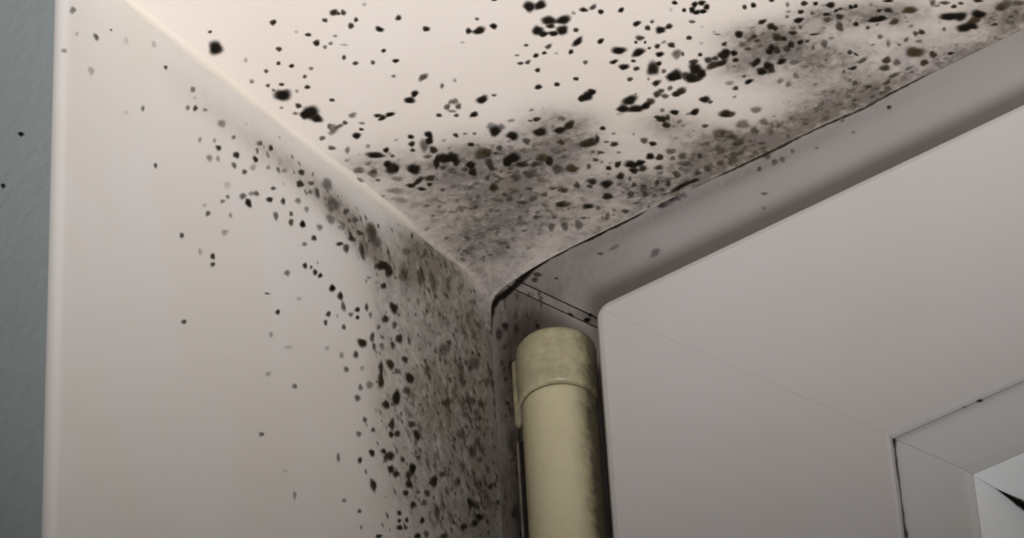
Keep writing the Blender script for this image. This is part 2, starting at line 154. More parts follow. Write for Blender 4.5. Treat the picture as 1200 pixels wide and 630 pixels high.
    (32.9,-33.9,1.05,0.86,-1.26,1.74,0.5,2), (26.7,-38.5,0.52,0.43,-0.63,0.86,0.5,0), (25.8,-34.2,0.88,0.72,-0.85,1.16,0.65,0), (26.2,-30.1,0.70,0.58,-0.43,0.58,0.4,0),
    (26.0,-27.5,0.70,0.58,-0.85,1.17,0.5,1), (27.8,-24.2,1.23,1.01,-0.53,0.73,0.5,0), (32.6,-27.7,0.88,0.72,-0.42,0.58,0.45,0), (31.1,-23.7,0.88,0.72,-0.85,1.18,0.4,0),
    (34.6,-23.2,0.62,0.51,-0.63,0.88,0.55,1), (31.7,-19.9,0.62,0.51,-0.42,0.59,0.35,0), (39.4,-21.6,1.06,0.87,-0.73,1.03,0.85,1), (43.4,-21.1,0.61,0.50,-0.83,1.17,0.6,1),
    (47.4,-19.6,1.05,0.86,-0.83,1.17,0.8,0), (45.7,-18.3,0.70,0.58,-0.52,0.74,0.7,1), (49.8,-16.3,1.32,1.08,-1.03,1.47,0.9,0), (47.0,-11.9,1.24,1.01,-0.79,1.13,0.98,0),
    (54.5,-16.7,0.84,0.69,-0.92,1.32,0.98,0), (55.8,-14.2,0.44,0.36,-0.61,0.88,0.5,0), (54.0,-21.4,0.70,0.57,-0.57,0.82,0.95,0), (50.3,-25.3,0.44,0.36,-0.82,1.16,0.6,0),
    (53.3,-26.4,0.70,0.57,-0.51,0.73,0.7,0), (36.0,-16.5,1.77,1.45,-0.74,1.04,0.7,1), (35.1,-17.2,0.88,0.73,-0.74,1.04,0.8,0), (40.5,-11.8,1.24,1.02,-0.74,1.04,0.9,0),
    (42.2,-9.5,0.53,0.44,-0.74,1.04,0.5,0), (55.2,-11.4,0.53,0.43,-0.62,0.89,0.6,0), (52.3,-8.7,0.88,0.72,-0.83,1.19,0.65,1), (56.3,-8.6,0.88,0.72,-1.03,1.49,0.5,0),
    (55.3,-6.2,0.71,0.58,-0.82,1.19,0.5,0), (27.0,-16.7,0.80,0.66,-0.54,0.74,0.55,1), (30.6,-13.6,0.53,0.44,-0.43,0.60,0.4,0), (36.7,-8.4,0.71,0.58,-0.42,0.60,0.5,0),
    (27.6,-10.6,0.71,0.58,-1.07,1.50,0.5,1), (30.8,-8.9,0.89,0.73,-1.28,1.80,0.55,1), (33.9,-6.8,0.89,0.73,-1.28,1.80,0.55,1), (42.1,-4.9,0.53,0.44,-1.05,1.50,0.5,0),
    (44.9,-5.8,0.53,0.44,-0.52,0.75,0.4,0), (47.0,-3.6,0.89,0.73,-0.52,0.75,0.6,0), (58.7,-16.4,1.05,0.86,-0.81,1.17,0.95,0), (60.9,-15.6,0.88,0.72,-0.81,1.18,0.85,0),
    (64.4,-13.1,0.88,0.72,-0.61,0.88,0.7,0), (66.5,-7.7,0.88,0.72,-0.91,1.33,0.65,1), (71.2,-4.8,0.70,0.58,-0.60,0.89,0.6,0), (74.0,-4.8,0.70,0.58,-0.80,1.19,0.4,0),
    (78.0,-4.2,0.88,0.72,-0.80,1.19,0.45,1), (81.6,-3.1,1.05,0.86,-0.79,1.19,0.35,1), (60.6,-8.4,0.53,0.43,-0.71,1.04,0.6,0), (62.5,-5.9,0.53,0.43,-0.81,1.19,0.6,0),
    (60.0,-4.7,0.71,0.58,-0.51,0.75,0.5,0), (65.6,-2.9,2.39,0.22,-0.37,0.99,0.8,0), (68.7,-2.6,1.43,0.13,-0.30,0.83,0.8,0), (63.0,-2.7,1.97,0.04,-0.33,1.00,0.7,0),
]
WALL_SPOTS = [
    (-172.8,-14.7,1.25,0.86,0.03,-1.09,0.5,0), (-164.0,-17.4,0.81,0.97,0.73,-0.58,0.6,0), (-165.7,-29.4,1.25,0.84,0.03,-1.35,0.25,0), (-175.6,-29.7,0.92,0.62,0.02,-0.80,0.4,0),
    (-142.1,-5.0,0.99,0.67,0.01,-1.12,0.2,0), (-137.5,-9.5,0.83,0.55,0.00,-0.70,0.7,0), (-158.5,-11.3,0.64,0.44,0.01,-0.41,0.5,0), (-152.9,-11.1,1.30,0.87,0.01,-1.11,0.12,0),
    (-171.1,-21.2,0.78,0.53,0.02,-0.68,0.2,0), (-152.6,-34.1,1.12,0.73,0.01,-0.81,0.12,0), (-146.2,-28.6,0.81,0.53,0.01,-0.95,0.5,0), (-126.9,-9.8,1.01,0.67,-0.00,-1.13,0.5,0),
    (-128.9,-17.1,1.01,0.66,-0.00,-0.84,0.5,0), (-125.9,-15.3,1.01,0.66,-0.00,-0.98,0.75,0), (-122.0,-13.3,1.02,0.67,-0.00,-0.70,0.4,0), (-115.4,-13.5,1.72,1.11,-0.01,-1.41,0.4,0),
    (-110.6,-14.9,0.86,0.56,-0.01,-0.85,0.5,0), (-124.1,-24.4,0.84,0.54,-0.00,-0.97,0.35,0), (-118.3,-20.9,0.85,0.55,-0.01,-0.84,0.3,0), (-116.8,-22.4,0.89,0.99,0.67,-0.53,0.85,0),
    (-109.6,-20.1,1.00,1.20,0.88,-0.47,0.9,0), (-101.9,-16.6,0.92,1.01,0.68,-0.54,0.98,0), (-120.4,-28.0,1.18,0.75,-0.01,-1.25,0.4,0), (-117.0,-26.0,0.85,0.54,-0.01,-1.11,0.35,0),
    (-110.6,-24.1,0.90,0.99,0.68,-0.53,0.6,0), (-95.4,-8.7,1.07,0.68,-0.02,-1.01,0.85,0), (-100.0,-10.1,1.23,0.79,-0.02,-1.00,0.55,0), (-101.1,-13.3,0.70,0.45,-0.02,-1.14,0.5,0),
    (-106.4,-23.6,1.21,0.77,-0.01,-0.84,0.65,0), (-102.9,-19.9,1.40,0.89,-0.02,-1.13,0.3,0), (-96.6,-15.9,0.88,0.56,-0.02,-0.86,0.35,0), (-92.7,-14.0,0.89,0.56,-0.02,-0.86,0.4,0),
    (-82.7,-8.7,1.45,0.92,-0.03,-1.02,0.8,0), (-89.9,-12.7,1.43,0.91,-0.02,-0.86,0.3,0), (-126.1,-12.0,0.68,0.44,-0.00,-0.56,0.2,0), (-141.2,-43.6,0.81,0.51,0.01,-0.81,0.7,0),
    (-83.4,-13.0,1.20,1.41,0.90,-0.48,0.95,0), (-78.8,-9.9,1.28,0.80,-0.03,-0.87,0.6,0), (-76.2,-11.5,1.07,0.89,0.60,-1.55,0.6,0), (-79.3,-13.1,1.09,0.68,-0.03,-0.87,0.4,0),
    (-71.9,-5.9,1.85,2.15,1.63,-0.86,0.5,2), (-69.5,-11.0,2.32,2.92,2.07,-0.68,0.5,2), (-94.7,-21.6,1.06,0.67,-0.01,-0.71,0.7,0), (-96.3,-26.3,1.31,0.44,-0.41,-1.12,0.9,0),
    (-90.7,-23.3,1.07,0.66,-0.03,-1.14,0.75,0), (-101.7,-27.7,1.22,0.76,-0.02,-0.98,0.6,0), (-103.8,-29.0,1.04,0.65,-0.01,-0.84,0.4,0), (-107.2,-32.0,1.14,1.35,0.78,-0.42,0.6,0),
    (-104.9,-32.7,1.14,1.24,0.93,-0.74,1,0), (-113.4,-32.3,1.36,0.86,-0.01,-1.39,0.15,0), (-113.2,-35.9,0.85,0.53,-0.01,-0.69,0.5,0), (-115.3,-38.7,1.02,0.63,-0.01,-0.69,0.5,0),
    (-122.5,-44.5,1.00,0.62,-0.00,-0.68,0.2,0), (-121.0,-46.1,1.10,0.68,-0.00,-0.90,0.6,0), (-112.1,-41.2,0.85,0.53,-0.01,-0.82,0.35,0), (-131.2,-59.3,0.98,0.60,0.00,-0.85,0.7,0),
    (-114.5,-48.1,1.35,0.83,-0.01,-1.09,0.3,0), (-84.4,-19.2,1.44,0.90,-0.03,-1.00,0.45,0), (-93.8,-30.0,1.06,0.65,-0.03,-1.55,0.6,0), (-87.4,-25.4,0.89,0.55,-0.02,-0.85,0.65,0),
    (-87.6,-28.3,1.14,0.70,-0.03,-1.13,0.75,0), (-82.7,-25.9,1.10,1.17,0.78,-0.61,1,0), (-80.9,-19.9,1.08,0.67,-0.03,-1.15,0.4,0), (-75.6,-22.5,1.21,1.39,0.80,-0.43,0.45,0),
    (-70.8,-16.9,1.53,1.76,1.22,-0.64,0.45,0), (-78.1,-27.6,1.26,0.77,-0.03,-1.00,0.75,0), (-82.1,-32.0,1.07,0.66,-0.02,-0.85,0.5,0), (-124.2,-60.1,0.82,0.50,-0.00,-1.07,0.25,0),
    (-119.3,-58.6,1.00,0.61,-0.01,-0.99,0.85,0), (-119.3,-61.1,1.00,0.60,-0.01,-0.80,0.7,0), (-130.4,-85.3,0.96,0.57,0.00,-0.82,0.7,0), (-89.6,-45.9,1.23,0.74,-0.03,-1.11,0.5,0),
    (-97.8,-57.3,1.21,0.72,-0.01,-0.41,0.6,0), (-93.7,-60.7,1.04,0.61,-0.02,-0.81,0.85,0), (-96.6,-69.5,0.86,0.50,-0.02,-1.07,0.3,0), (-89.5,-69.3,1.73,1.00,-0.02,-0.81,0.15,0),
    (-84.9,-51.3,1.06,0.63,-0.02,-0.83,0.2,0), (-82.1,-39.0,1.07,0.65,-0.03,-0.98,0.85,0), (-79.5,-37.9,0.72,0.43,-0.02,-0.70,0.6,0), (-77.9,-38.6,1.08,0.65,-0.03,-0.98,0.85,0),
    (-75.8,-38.4,1.08,0.65,-0.03,-0.84,0.85,0), (-70.9,-39.6,1.52,0.91,-0.04,-1.13,1,0), (-67.5,-40.1,1.21,1.05,0.57,-0.96,0.9,0), (-67.1,-22.8,1.66,1.01,-0.03,-0.72,0.85,0),
    (-64.5,-22.7,1.29,0.79,-0.07,-1.73,0.7,0), (-61.8,-17.9,1.49,0.10,-0.78,-1.29,0.75,0), (-57.5,-19.6,1.29,0.99,0.66,-2.37,0.7,0), (-60.1,-10.6,1.50,0.93,-0.04,-1.03,0.5,0),
    (-64.1,-10.2,1.49,0.93,-0.04,-1.17,0.55,0), (-65.7,-16.1,1.11,0.68,-0.06,-1.74,0.4,0), (-58.4,-13.8,1.59,0.26,-0.59,-1.10,0.5,0), (-53.1,-9.7,2.10,2.02,1.48,-1.69,0.7,1),
    (-51.3,-12.4,2.10,2.01,1.19,-1.35,0.5,2), (-48.7,-18.8,2.28,1.38,-0.08,-1.75,0.98,0), (-46.1,-18.9,1.91,1.15,-0.11,-2.34,0.9,0), (-48.6,-25.5,1.32,0.79,-0.05,-1.16,0.85,0),
    (-51.7,-20.9,0.94,0.57,-0.05,-1.17,0.5,0), (-54.9,-26.5,1.12,0.67,-0.03,-0.58,0.3,0), (-51.6,-26.2,1.13,0.68,-0.03,-0.58,0.25,0), (-39.3,-16.2,1.93,1.16,-0.14,-2.65,0.45,1),
    (-31.6,-12.5,1.96,1.17,-0.15,-2.68,0.45,1), (-37.7,-7.5,2.33,1.42,-0.08,-1.49,0.4,1), (-66.4,-42.8,1.08,0.78,0.32,-1.44,0.6,0), (-72.8,-49.0,1.08,0.64,-0.03,-0.98,0.75,0),
    (-74.0,-52.4,0.90,0.53,-0.03,-0.97,0.7,0), (-66.4,-49.4,1.09,0.64,-0.03,-0.89,0.65,0), (-60.4,-40.3,1.22,0.72,-0.03,-0.85,0.9,0), (-60.5,-42.9,0.92,0.54,-0.03,-0.71,0.9,0),
    (-63.2,-43.5,1.10,0.65,-0.03,-0.85,0.5,0), (-56.3,-37.1,0.93,0.55,-0.06,-1.28,0.7,0), (-54.9,-38.8,0.93,0.55,-0.04,-1.00,0.45,0), (-44.5,-30.4,1.63,1.40,0.81,-1.37,0.95,0),
    (-48.4,-36.3,1.51,0.88,-0.07,-1.43,0.85,0), (-51.5,-40.8,0.93,0.55,-0.04,-0.85,0.5,0), (-44.4,-35.9,1.14,0.67,-0.07,-1.44,0.6,0), (-42.7,-39.4,1.52,0.88,-0.09,-1.72,0.85,0),
    (-54.3,-45.6,1.11,0.65,-0.08,-1.70,0.7,0), (-58.8,-50.1,2.05,0.63,-0.68,-1.68,0.98,0), (-61.7,-55.5,1.09,0.63,-0.06,-1.39,0.7,0), (-53.7,-48.3,0.93,0.54,-0.05,-1.13,0.5,0),
    (-50.3,-46.3,1.12,0.65,-0.07,-1.42,0.4,0), (-67.7,-59.1,1.08,0.62,-0.04,-1.10,0.35,0), (-65.9,-62.6,1.08,0.62,-0.04,-1.10,0.55,0), (-73.7,-60.4,1.07,0.62,-0.03,-0.82,0.2,0),
    (-46.9,-50.1,1.32,1.31,1.22,-0.96,0.95,0), (-51.0,-53.6,1.11,0.64,-0.10,-2.24,0.8,0), (-40.4,-44.8,1.52,0.87,-0.06,-1.14,0.8,0), (-38.5,-49.7,1.75,1.58,0.95,-1.08,0.98,0),
    (-51.2,-57.8,1.48,0.84,-0.12,-2.51,0.9,0), (-44.8,-59.6,1.87,1.05,-0.13,-2.52,1,0), (-60.1,-65.0,1.09,0.62,-0.05,-1.10,0.5,0), (-61.5,-69.1,1.38,0.78,-0.04,-1.10,0.6,0),
    (-49.4,-64.4,1.31,1.28,1.04,-0.82,0.9,0), (-56.1,-61.9,1.47,0.83,-0.06,-1.39,0.4,0), (-40.2,-54.8,1.80,0.08,-0.91,-1.41,0.6,0), (-59.1,-58.3,1.10,0.63,-0.03,-0.83,0.25,0),
    (-45.5,-43.2,1.13,0.65,-0.07,-1.43,0.6,0), (-44.0,-50.7,1.50,0.86,-0.06,-1.13,0.5,0), (-22.5,-48.7,1.94,1.09,-0.11,-1.72,0.6,1), (-8.9,-27.8,2.81,1.61,-0.17,-2.37,0.45,1),
    (-11.5,-41.9,2.38,1.34,-0.12,-1.75,0.5,1), (-23.3,-31.8,1.96,1.13,-0.15,-2.34,0.35,1), (-30.7,-43.1,1.93,1.10,-0.10,-1.73,0.35,1), (-15.2,-35.6,1.58,0.90,-0.23,-3.51,0.35,1),
    (-58.8,-74.4,0.91,0.51,-0.05,-1.09,0.6,0), (-55.3,-75.6,1.09,0.61,-0.04,-0.82,0.6,0), (-61.5,-80.3,1.19,0.66,-0.04,-0.95,0.55,0), (-47.1,-69.3,1.30,0.72,-0.10,-1.93,0.8,0),
    (-47.6,-72.8,1.11,0.61,-0.05,-1.10,0.9,0), (-45.0,-71.1,1.48,0.82,-0.06,-1.10,0.75,0), (-38.5,-64.5,1.88,1.05,-0.06,-1.12,0.75,0), (-36.5,-66.9,1.44,1.17,0.80,-1.34,0.9,0),
    (-56.1,-83.2,1.24,0.92,0.37,-0.95,0.9,0), (-61.3,-88.3,1.07,0.59,-0.04,-1.02,0.8,0), (-51.2,-80.0,1.28,0.70,-0.04,-0.82,0.9,0), (-48.7,-80.1,2.20,1.21,-0.08,-1.64,0.95,0),
    (-43.2,-78.1,1.11,0.61,-0.06,-1.10,0.55,0), (-36.1,-73.7,1.13,0.62,-0.05,-0.83,0.6,0), (-48.2,-83.8,1.33,1.07,0.56,-0.94,0.88,0), (-46.2,-84.3,1.47,0.04,-0.84,-1.28,0.85,0),
    (-56.1,-93.1,1.21,0.94,0.80,-1.56,0.9,0), (-39.0,-78.7,1.66,1.11,0.30,-1.41,1,0), (-40.9,-81.9,1.30,0.70,-0.09,-1.64,0.8,0), (-29.8,-77.8,1.70,0.92,-0.12,-1.93,0.98,0),
    (-25.9,-73.5,1.53,0.83,-0.07,-1.11,0.6,0), (-40.7,-84.5,1.45,1.06,0.49,-1.27,0.85,0), (-42.3,-88.1,1.40,0.75,-0.05,-0.95,0.85,0), (-33.0,-83.1,1.31,0.70,-0.07,-1.23,0.7,0),
    (-37.0,-85.0,1.12,0.60,-0.04,-0.68,0.5,0), (-39.2,-90.0,1.48,0.79,-0.06,-1.08,0.85,0), (-34.4,-86.9,1.49,0.80,-0.06,-1.09,0.5,0), (-68.3,-104.3,1.05,0.56,-0.02,-0.65,0.45,0),
    (-62.1,-104.2,0.89,0.47,-0.03,-0.79,0.6,0), (-45.4,-95.9,1.10,0.58,-0.04,-0.80,0.8,0), (-45.5,-98.3,0.91,0.48,-0.03,-0.67,0.8,0), (-42.2,-96.3,0.92,0.49,-0.04,-0.81,0.75,0),
    (-45.5,-100.4,1.28,0.67,-0.05,-0.93,0.9,0), (-42.9,-99.0,0.92,0.48,-0.04,-0.80,0.6,0), (-35.6,-93.0,1.11,0.59,-0.06,-1.08,0.85,0), (-28.9,-86.9,1.32,0.70,-0.15,-2.46,0.6,0),
    (-37.9,-99.0,1.48,0.77,-0.06,-1.07,0.9,0), (-54.3,-107.6,1.43,0.75,-0.03,-0.66,0.9,0), (-13.8,-76.2,1.55,0.83,-0.14,-1.96,0.75,0), (-11.2,-75.3,1.56,0.83,-0.10,-1.40,0.6,0),
    (-10.3,-78.6,1.56,0.82,-0.10,-1.40,0.85,0), (-12.4,-81.6,1.55,0.82,-0.08,-1.11,0.8,0), (-17.4,-85.3,1.92,1.01,-0.07,-1.10,0.7,0), (-11.5,-58.3,1.97,1.08,-0.14,-2.00,0.5,1),
    (-16.5,-55.3,2.35,1.30,-0.11,-1.72,0.45,1), (-4.4,-65.7,1.19,0.64,-0.08,-1.14,0.7,0), (-19.5,-72.5,1.93,1.04,-0.09,-1.40,0.4,1), (-26.4,-93.0,1.89,0.99,-0.07,-1.09,0.7,0),
    (-33.8,-96.1,1.12,0.59,-0.06,-1.08,0.5,0), (-87.4,-80.1,1.04,0.59,-0.02,-0.93,0.5,0), (-100.9,-102.2,1.07,0.59,-0.01,-0.77,0.55,0), (-97.9,-82.3,1.19,0.68,-0.02,-0.79,0.25,0),
    (-70.3,-92.4,0.88,0.48,-0.05,-1.33,0.5,0), (-88.2,-113.4,0.85,0.45,-0.03,-1.28,0.35,0), (-91.8,-108.2,1.35,0.73,-0.01,-0.51,0.15,0),
]
HEAD_SPOTS = [
    (57.6,3.3,3.67,-0.82,0.27,-1.84,0.6,2), (56.4,2.2,1.59,-0.81,-0.07,-0.84,0.6,2), (63.3,2.2,1.32,-0.68,-0.07,-0.84,0.4,2), (60.3,2.8,2.11,-1.08,-0.10,-1.12,0.6,2),
    (87.3,-1.2,0.64,-0.33,-0.10,-0.97,0.5,0), (90.2,1.4,1.02,-0.53,-0.08,-0.83,0.5,1), (92.1,-1.4,1.02,-0.53,-0.11,-1.10,0.4,1), (94.5,-1.7,0.89,-0.46,-0.11,-1.10,0.45,1),
    (97.8,-0.6,0.76,-0.40,-0.09,-0.83,0.4,1), (88.0,-9.9,1.02,-0.52,-0.06,-0.55,0.4,0), (87.3,-14.4,0.64,-0.33,-0.05,-0.54,0.35,0), (127.6,-1.5,0.74,-0.39,-0.10,-0.81,0.7,1),
    (53.0,-12.1,1.74,0.61,0.61,-1.19,0.4,2), (35.9,-3.8,1.08,-0.54,-0.04,-0.56,0.4,0), (15.2,-0.7,1.38,-0.69,-0.05,-0.85,0.6,0), (14.2,-2.0,1.11,-0.55,-0.05,-0.85,0.6,0),
    (21.2,-4.9,0.69,-0.34,-0.03,-0.42,0.6,0), (113.5,1.4,0.96,-0.02,0.15,-0.61,0.3,0), (116.3,-3.9,0.74,-0.39,-0.06,-0.54,0.25,0), (105.0,-3.2,0.75,-0.40,-0.06,-0.55,0.3,0),
    (40.4,-4.0,1.52,-0.02,0.28,-0.93,0.25,0),
]
JAMB_SPOTS = [
    (3.6,-12.6,1.11,-0.54,-0.08,-1.41,0.6,0), (1.5,-14.4,1.11,-0.54,-0.13,-2.25,0.5,0), (7.2,-15.1,0.83,-0.40,-0.08,-1.40,0.35,0), (14.1,-17.6,0.82,-0.40,-0.05,-0.84,0.7,1),
    (13.3,-20.7,0.82,-0.40,-0.03,-0.56,0.6,0), (5.0,-27.1,1.38,-0.66,-0.16,-2.77,0.35,1), (6.6,-39.1,1.37,-0.64,-0.15,-2.46,0.35,1), (3.1,-51.5,1.09,-0.50,-0.16,-2.70,0.35,1),
    (6.2,-63.9,1.35,-0.61,-0.14,-2.40,0.35,1), (3.4,-73.6,1.35,-0.60,-0.14,-2.38,0.4,1), (5.4,-81.5,1.07,-0.47,-0.05,-0.79,0.7,0),
]
WELD_SPOTS = [
    (30.0,-23.3,1.08,-0.52,-0.06,-0.83,1,0), (25.0,-19.1,0.95,-0.95,-0.26,-0.39,0.9,0), (31.2,-22.2,0.81,-0.39,-0.04,-0.55,0.9,0),
]
ROOM_WALL_SPOTS = [
    (-13.5,-49.8,0.96,-0.51,0.03,-0.81,0.9,0), (-18.7,-63.1,0.82,-0.42,0.03,-0.80,0.8,0),
]
BEAD_SPOTS = [
    (148.4,-113.3,0.89,-0.42,-0.06,-0.47,0.8,0), (144.1,-113.2,0.67,-0.32,-0.04,-0.29,0.4,0),
]
CEILING_FILM = [
    (54.2,-42.4,6.92,5.66,-4.06,5.69,0.5,0), (36.6,-40.9,14.81,12.14,-5.23,7.19,0.45,0), (19.5,-48.1,12.21,10.01,-4.71,6.29,0.3,0), (28.6,-33.7,10.52,8.64,-5.32,7.28,0.45,0),
    (7.4,-39.5,14.08,11.57,-5.48,7.28,0.3,0), (7.9,-15.3,9.81,8.08,-8.92,12.11,0.5,0), (29.9,-16.3,14.17,11.65,-6.44,8.97,0.4,0), (53.9,-10.6,10.58,8.69,-4.14,5.96,0.38,0),
    (83.2,-9.6,10.49,8.59,-3.94,5.90,0.5,0), (114.6,-36.8,7.66,6.24,-3.68,5.60,0.5,0), (121.2,-22.9,10.29,8.39,-4.59,7.13,0.42,0), (144.6,-27.2,9.33,7.59,-2.63,4.20,0.45,0),
    (120.7,-5.8,13.86,11.32,-4.64,7.31,0.35,0), (147.0,-6.1,12.02,9.80,-4.43,7.23,0.3,0), (167.6,-6.5,6.82,5.55,-3.41,5.73,0.5,0), (103.0,-6.9,21.24,0.48,-1.19,3.91,0.5,0),
    (68.5,-7.9,14.58,0.33,-1.63,4.95,0.45,0), (146.0,-0.4,25.30,-0.09,-0.75,2.91,0.4,0), (4.9,-62.3,6.95,5.70,-3.25,4.22,0.22,0), (76.0,-26.8,5.20,4.26,-2.96,4.32,0.3,0),
    (103.9,-32.6,5.14,4.19,-2.81,4.24,0.35,0), (40.7,-1.7,15.06,-0.05,-0.90,2.69,0.35,0), (69.4,-1.2,14.73,-0.05,-0.83,2.66,0.45,0), (91.6,-1.8,14.47,-0.04,-0.79,2.63,0.45,0),
    (118.5,-2.3,16.51,-0.05,-0.73,2.60,0.4,0), (49.1,-35.2,6.96,5.70,-3.08,4.31,0.3,0), (115.5,-38.2,6.80,5.54,-2.57,3.90,0.25,0), (131.9,-35.5,6.78,5.52,-2.68,4.17,0.4,0),
    (190.3,-6.8,17.73,-0.02,-1.59,6.94,0.42,0), (221.7,-5.9,19.43,-0.03,-1.16,5.60,0.35,0), (257.0,-5.1,18.88,-0.04,-0.78,4.30,0.22,0),
]
WALL_FILM = [
    (-90.9,-10.5,12.58,0.07,-2.69,-4.39,0.28,0), (-67.7,-11.0,10.22,-1.76,-3.75,-5.14,0.5,0), (-54.4,-14.8,7.46,-2.46,-4.14,-5.08,0.5,0), (-34.6,-12.8,17.77,10.69,-0.65,-11.81,0.36,0),
    (-14.4,-23.8,20.26,11.77,-1.76,-26.32,0.42,0), (-17.5,-70.1,21.66,11.72,-2.22,-33.09,0.45,0), (-35.3,-58.1,13.42,7.52,-2.01,-35.90,0.3,0), (-2.1,-39.5,8.91,5.00,-4.25,-56.82,0.45,0),
    (-116.9,-10.3,16.30,0.10,-3.18,-5.39,0.1,0), (-28.4,-3.3,10.71,-1.77,-5.78,-7.59,0.4,0), (-49.4,-49.7,5.62,3.23,-1.19,-25.05,0.2,0), (-19.3,-123.6,17.08,8.44,-2.29,-33.60,0.4,0),
    (-17.3,-172.3,12.90,5.80,-2.61,-36.50,0.3,0), (-17.6,-223.8,8.90,3.59,-2.69,-36.48,0.2,0),
]
FRAME_FILM = [
    (3.7,-40.6,6.82,-3.18,-2.65,-45.44,0.5,0), (6.2,-7.4,11.05,-5.40,-0.41,-7.06,0.5,0), (17.5,-8.6,10.92,-5.37,-0.33,-5.06,0.3,0), (35.1,0.2,15.18,-0.26,1.15,-3.75,0.25,0),
    (79.2,-0.5,33.74,0.17,0.72,-2.46,0.25,0), (2.0,-78.4,6.69,-2.96,-0.92,-15.65,0.5,0),
]
CRACK_PATH = [(-1.9, -18.6, 0.23), (-1.9, -13.7, 0.7), (-1.6, -8.9, 1.05), (-0.5, -4.7, 1.28), (1.9, -2.4, 1.16), (5.4, -1.8, 1.05), (8.3, -0.6, 1.05), (10.4, 0.7, 1.05), (14.2, 2.1, 0.81), (18.2, 2.7, 0.65), (22.5, 2.9, 0.53), (27.4, 3.1, 0.47), (32.4, 2.7, 0.56), (37.5, 3.0, 0.6), (41.5, 3.1, 0.74), (45.9, 3.2, 0.79), (49.3, 3.2, 0.6), (52.7, 3.5, 0.37), (60.4, 3.7, 0.35), (67.3, 3.9, 0.37), (76.8, 2.8, 0.35), (86.3, 2.6, 0.47), (91.7, 2.6, 0.56), (98.4, 2.9, 0.51), (103.8, 3.0, 0.4), (113.0, 2.4, 0.33), (120.4, 2.0, 0.35), (127.5, 2.5, 0.37), (136.2, 2.8, 0.37), (143.3, 3.6, 0.3), (151.0, 3.5, 0.33), (158.7, 3.9, 0.33), (169.0, 4.3, 0.35), (176.6, 4.4, 0.28)]

# ---------------------------------------------------------------- helpers
SOFFIT_Z, REVEAL_X, REVEAL_DEPTH, ROOM_Y = 3.0, -1.2, 173.8, -176.4
TINTS = [(0.010, 0.0075, 0.005), (0.048, 0.035, 0.017), (0.050, 0.045, 0.043)]

def link(name, verts, faces, mat, parent=None, smooth=False, attrs=None, recalc=True):
    """one mesh object; vertices in mm, world coordinates (made local to the parent's location)"""
    off = Vector(parent.location) if parent is not None else Vector((0, 0, 0))
    if parent is not None and parent.parent is not None:
        off = off + Vector(parent.parent.location)
    me = bpy.data.meshes.new(name)
    me.from_pydata([tuple(Vector(v) * MM - off) for v in verts], [], faces)
    if attrs:
        for an, vals in attrs.items():
            if an == 'tint':
                a = me.attributes.new(an, 'FLOAT_COLOR', 'POINT')
                a.data.foreach_set('color', [c for v in vals for c in (v[0], v[1], v[2], 1.0)])
            else:
                a = me.attributes.new(an, 'FLOAT', 'POINT')
                a.data.foreach_set('value', vals)
    if recalc:
        bm = bmesh.new(); bm.from_mesh(me)
        bmesh.ops.recalc_face_normals(bm, faces=bm.faces)
        bm.to_mesh(me); bm.free()
    if smooth:
        me.polygons.foreach_set('use_smooth', [True] * len(me.polygons))
    me.materials.append(mat)
    o = bpy.data.objects.new(name, me)
    scene.collection.objects.link(o)
    if parent is not None:
        o.parent = parent
    return o

def tag(o, label=None, category=None, kind=None, group=None):
    if label: o['label'] = label
    if category: o['category'] = category
    if kind: o['kind'] = kind
    if group: o['group'] = group
    return o

def empty(name, loc_mm):
    o = bpy.data.objects.new(name, None)
    o.empty_display_size = 0.02
    o.location = Vector(loc_mm) * MM
    scene.collection.objects.link(o)
    return o

def film_at(films, u, v):
    """soft mould film density at a point of a surface: union of soft-edged patches"""
    keep = 1.0
    for cu, cv, a1, a2, b1, b2, t, k in films:
        det = a1 * b2 - a2 * b1
        du, dv = u - cu, v - cv
        p = (du * b2 - dv * b1) / det
        q = (a1 * dv - a2 * du) / det
        r2 = p * p + q * q
        if r2 < 9:
            keep *= 1 - t * math.exp(-0.8 * r2)
    return min(1.0, (1 - keep) * 1.15)

def frange(a, b, step):
    n = max(1, int(round(abs(b - a) / step)))
    return [a + (b - a) * i / n for i in range(n + 1)]

def box(v, f, x0, x1, y0, y1, z0, z1):
    n = len(v)
    v += [(x0, y0, z0), (x1, y0, z0), (x1, y1, z0), (x0, y1, z0), (x0, y0, z1), (x1, y0, z1), (x1, y1, z1), (x0, y1, z1)]
    f += [(n, n+3, n+2, n+1), (n+4, n+5, n+6, n+7), (n, n+1, n+5, n+4), (n+1, n+2, n+6, n+5), (n+2, n+3, n+7, n+6), (n+3, n, n+4, n+7)]

# ---------------------------------------------------------------- materials
def new_mat(name):
    m = bpy.data.materials.new(name); m.use_nodes = True
    nt = m.node_tree
    return m, nt, nt.nodes['Principled BSDF'], nt.nodes.new, nt.links.new

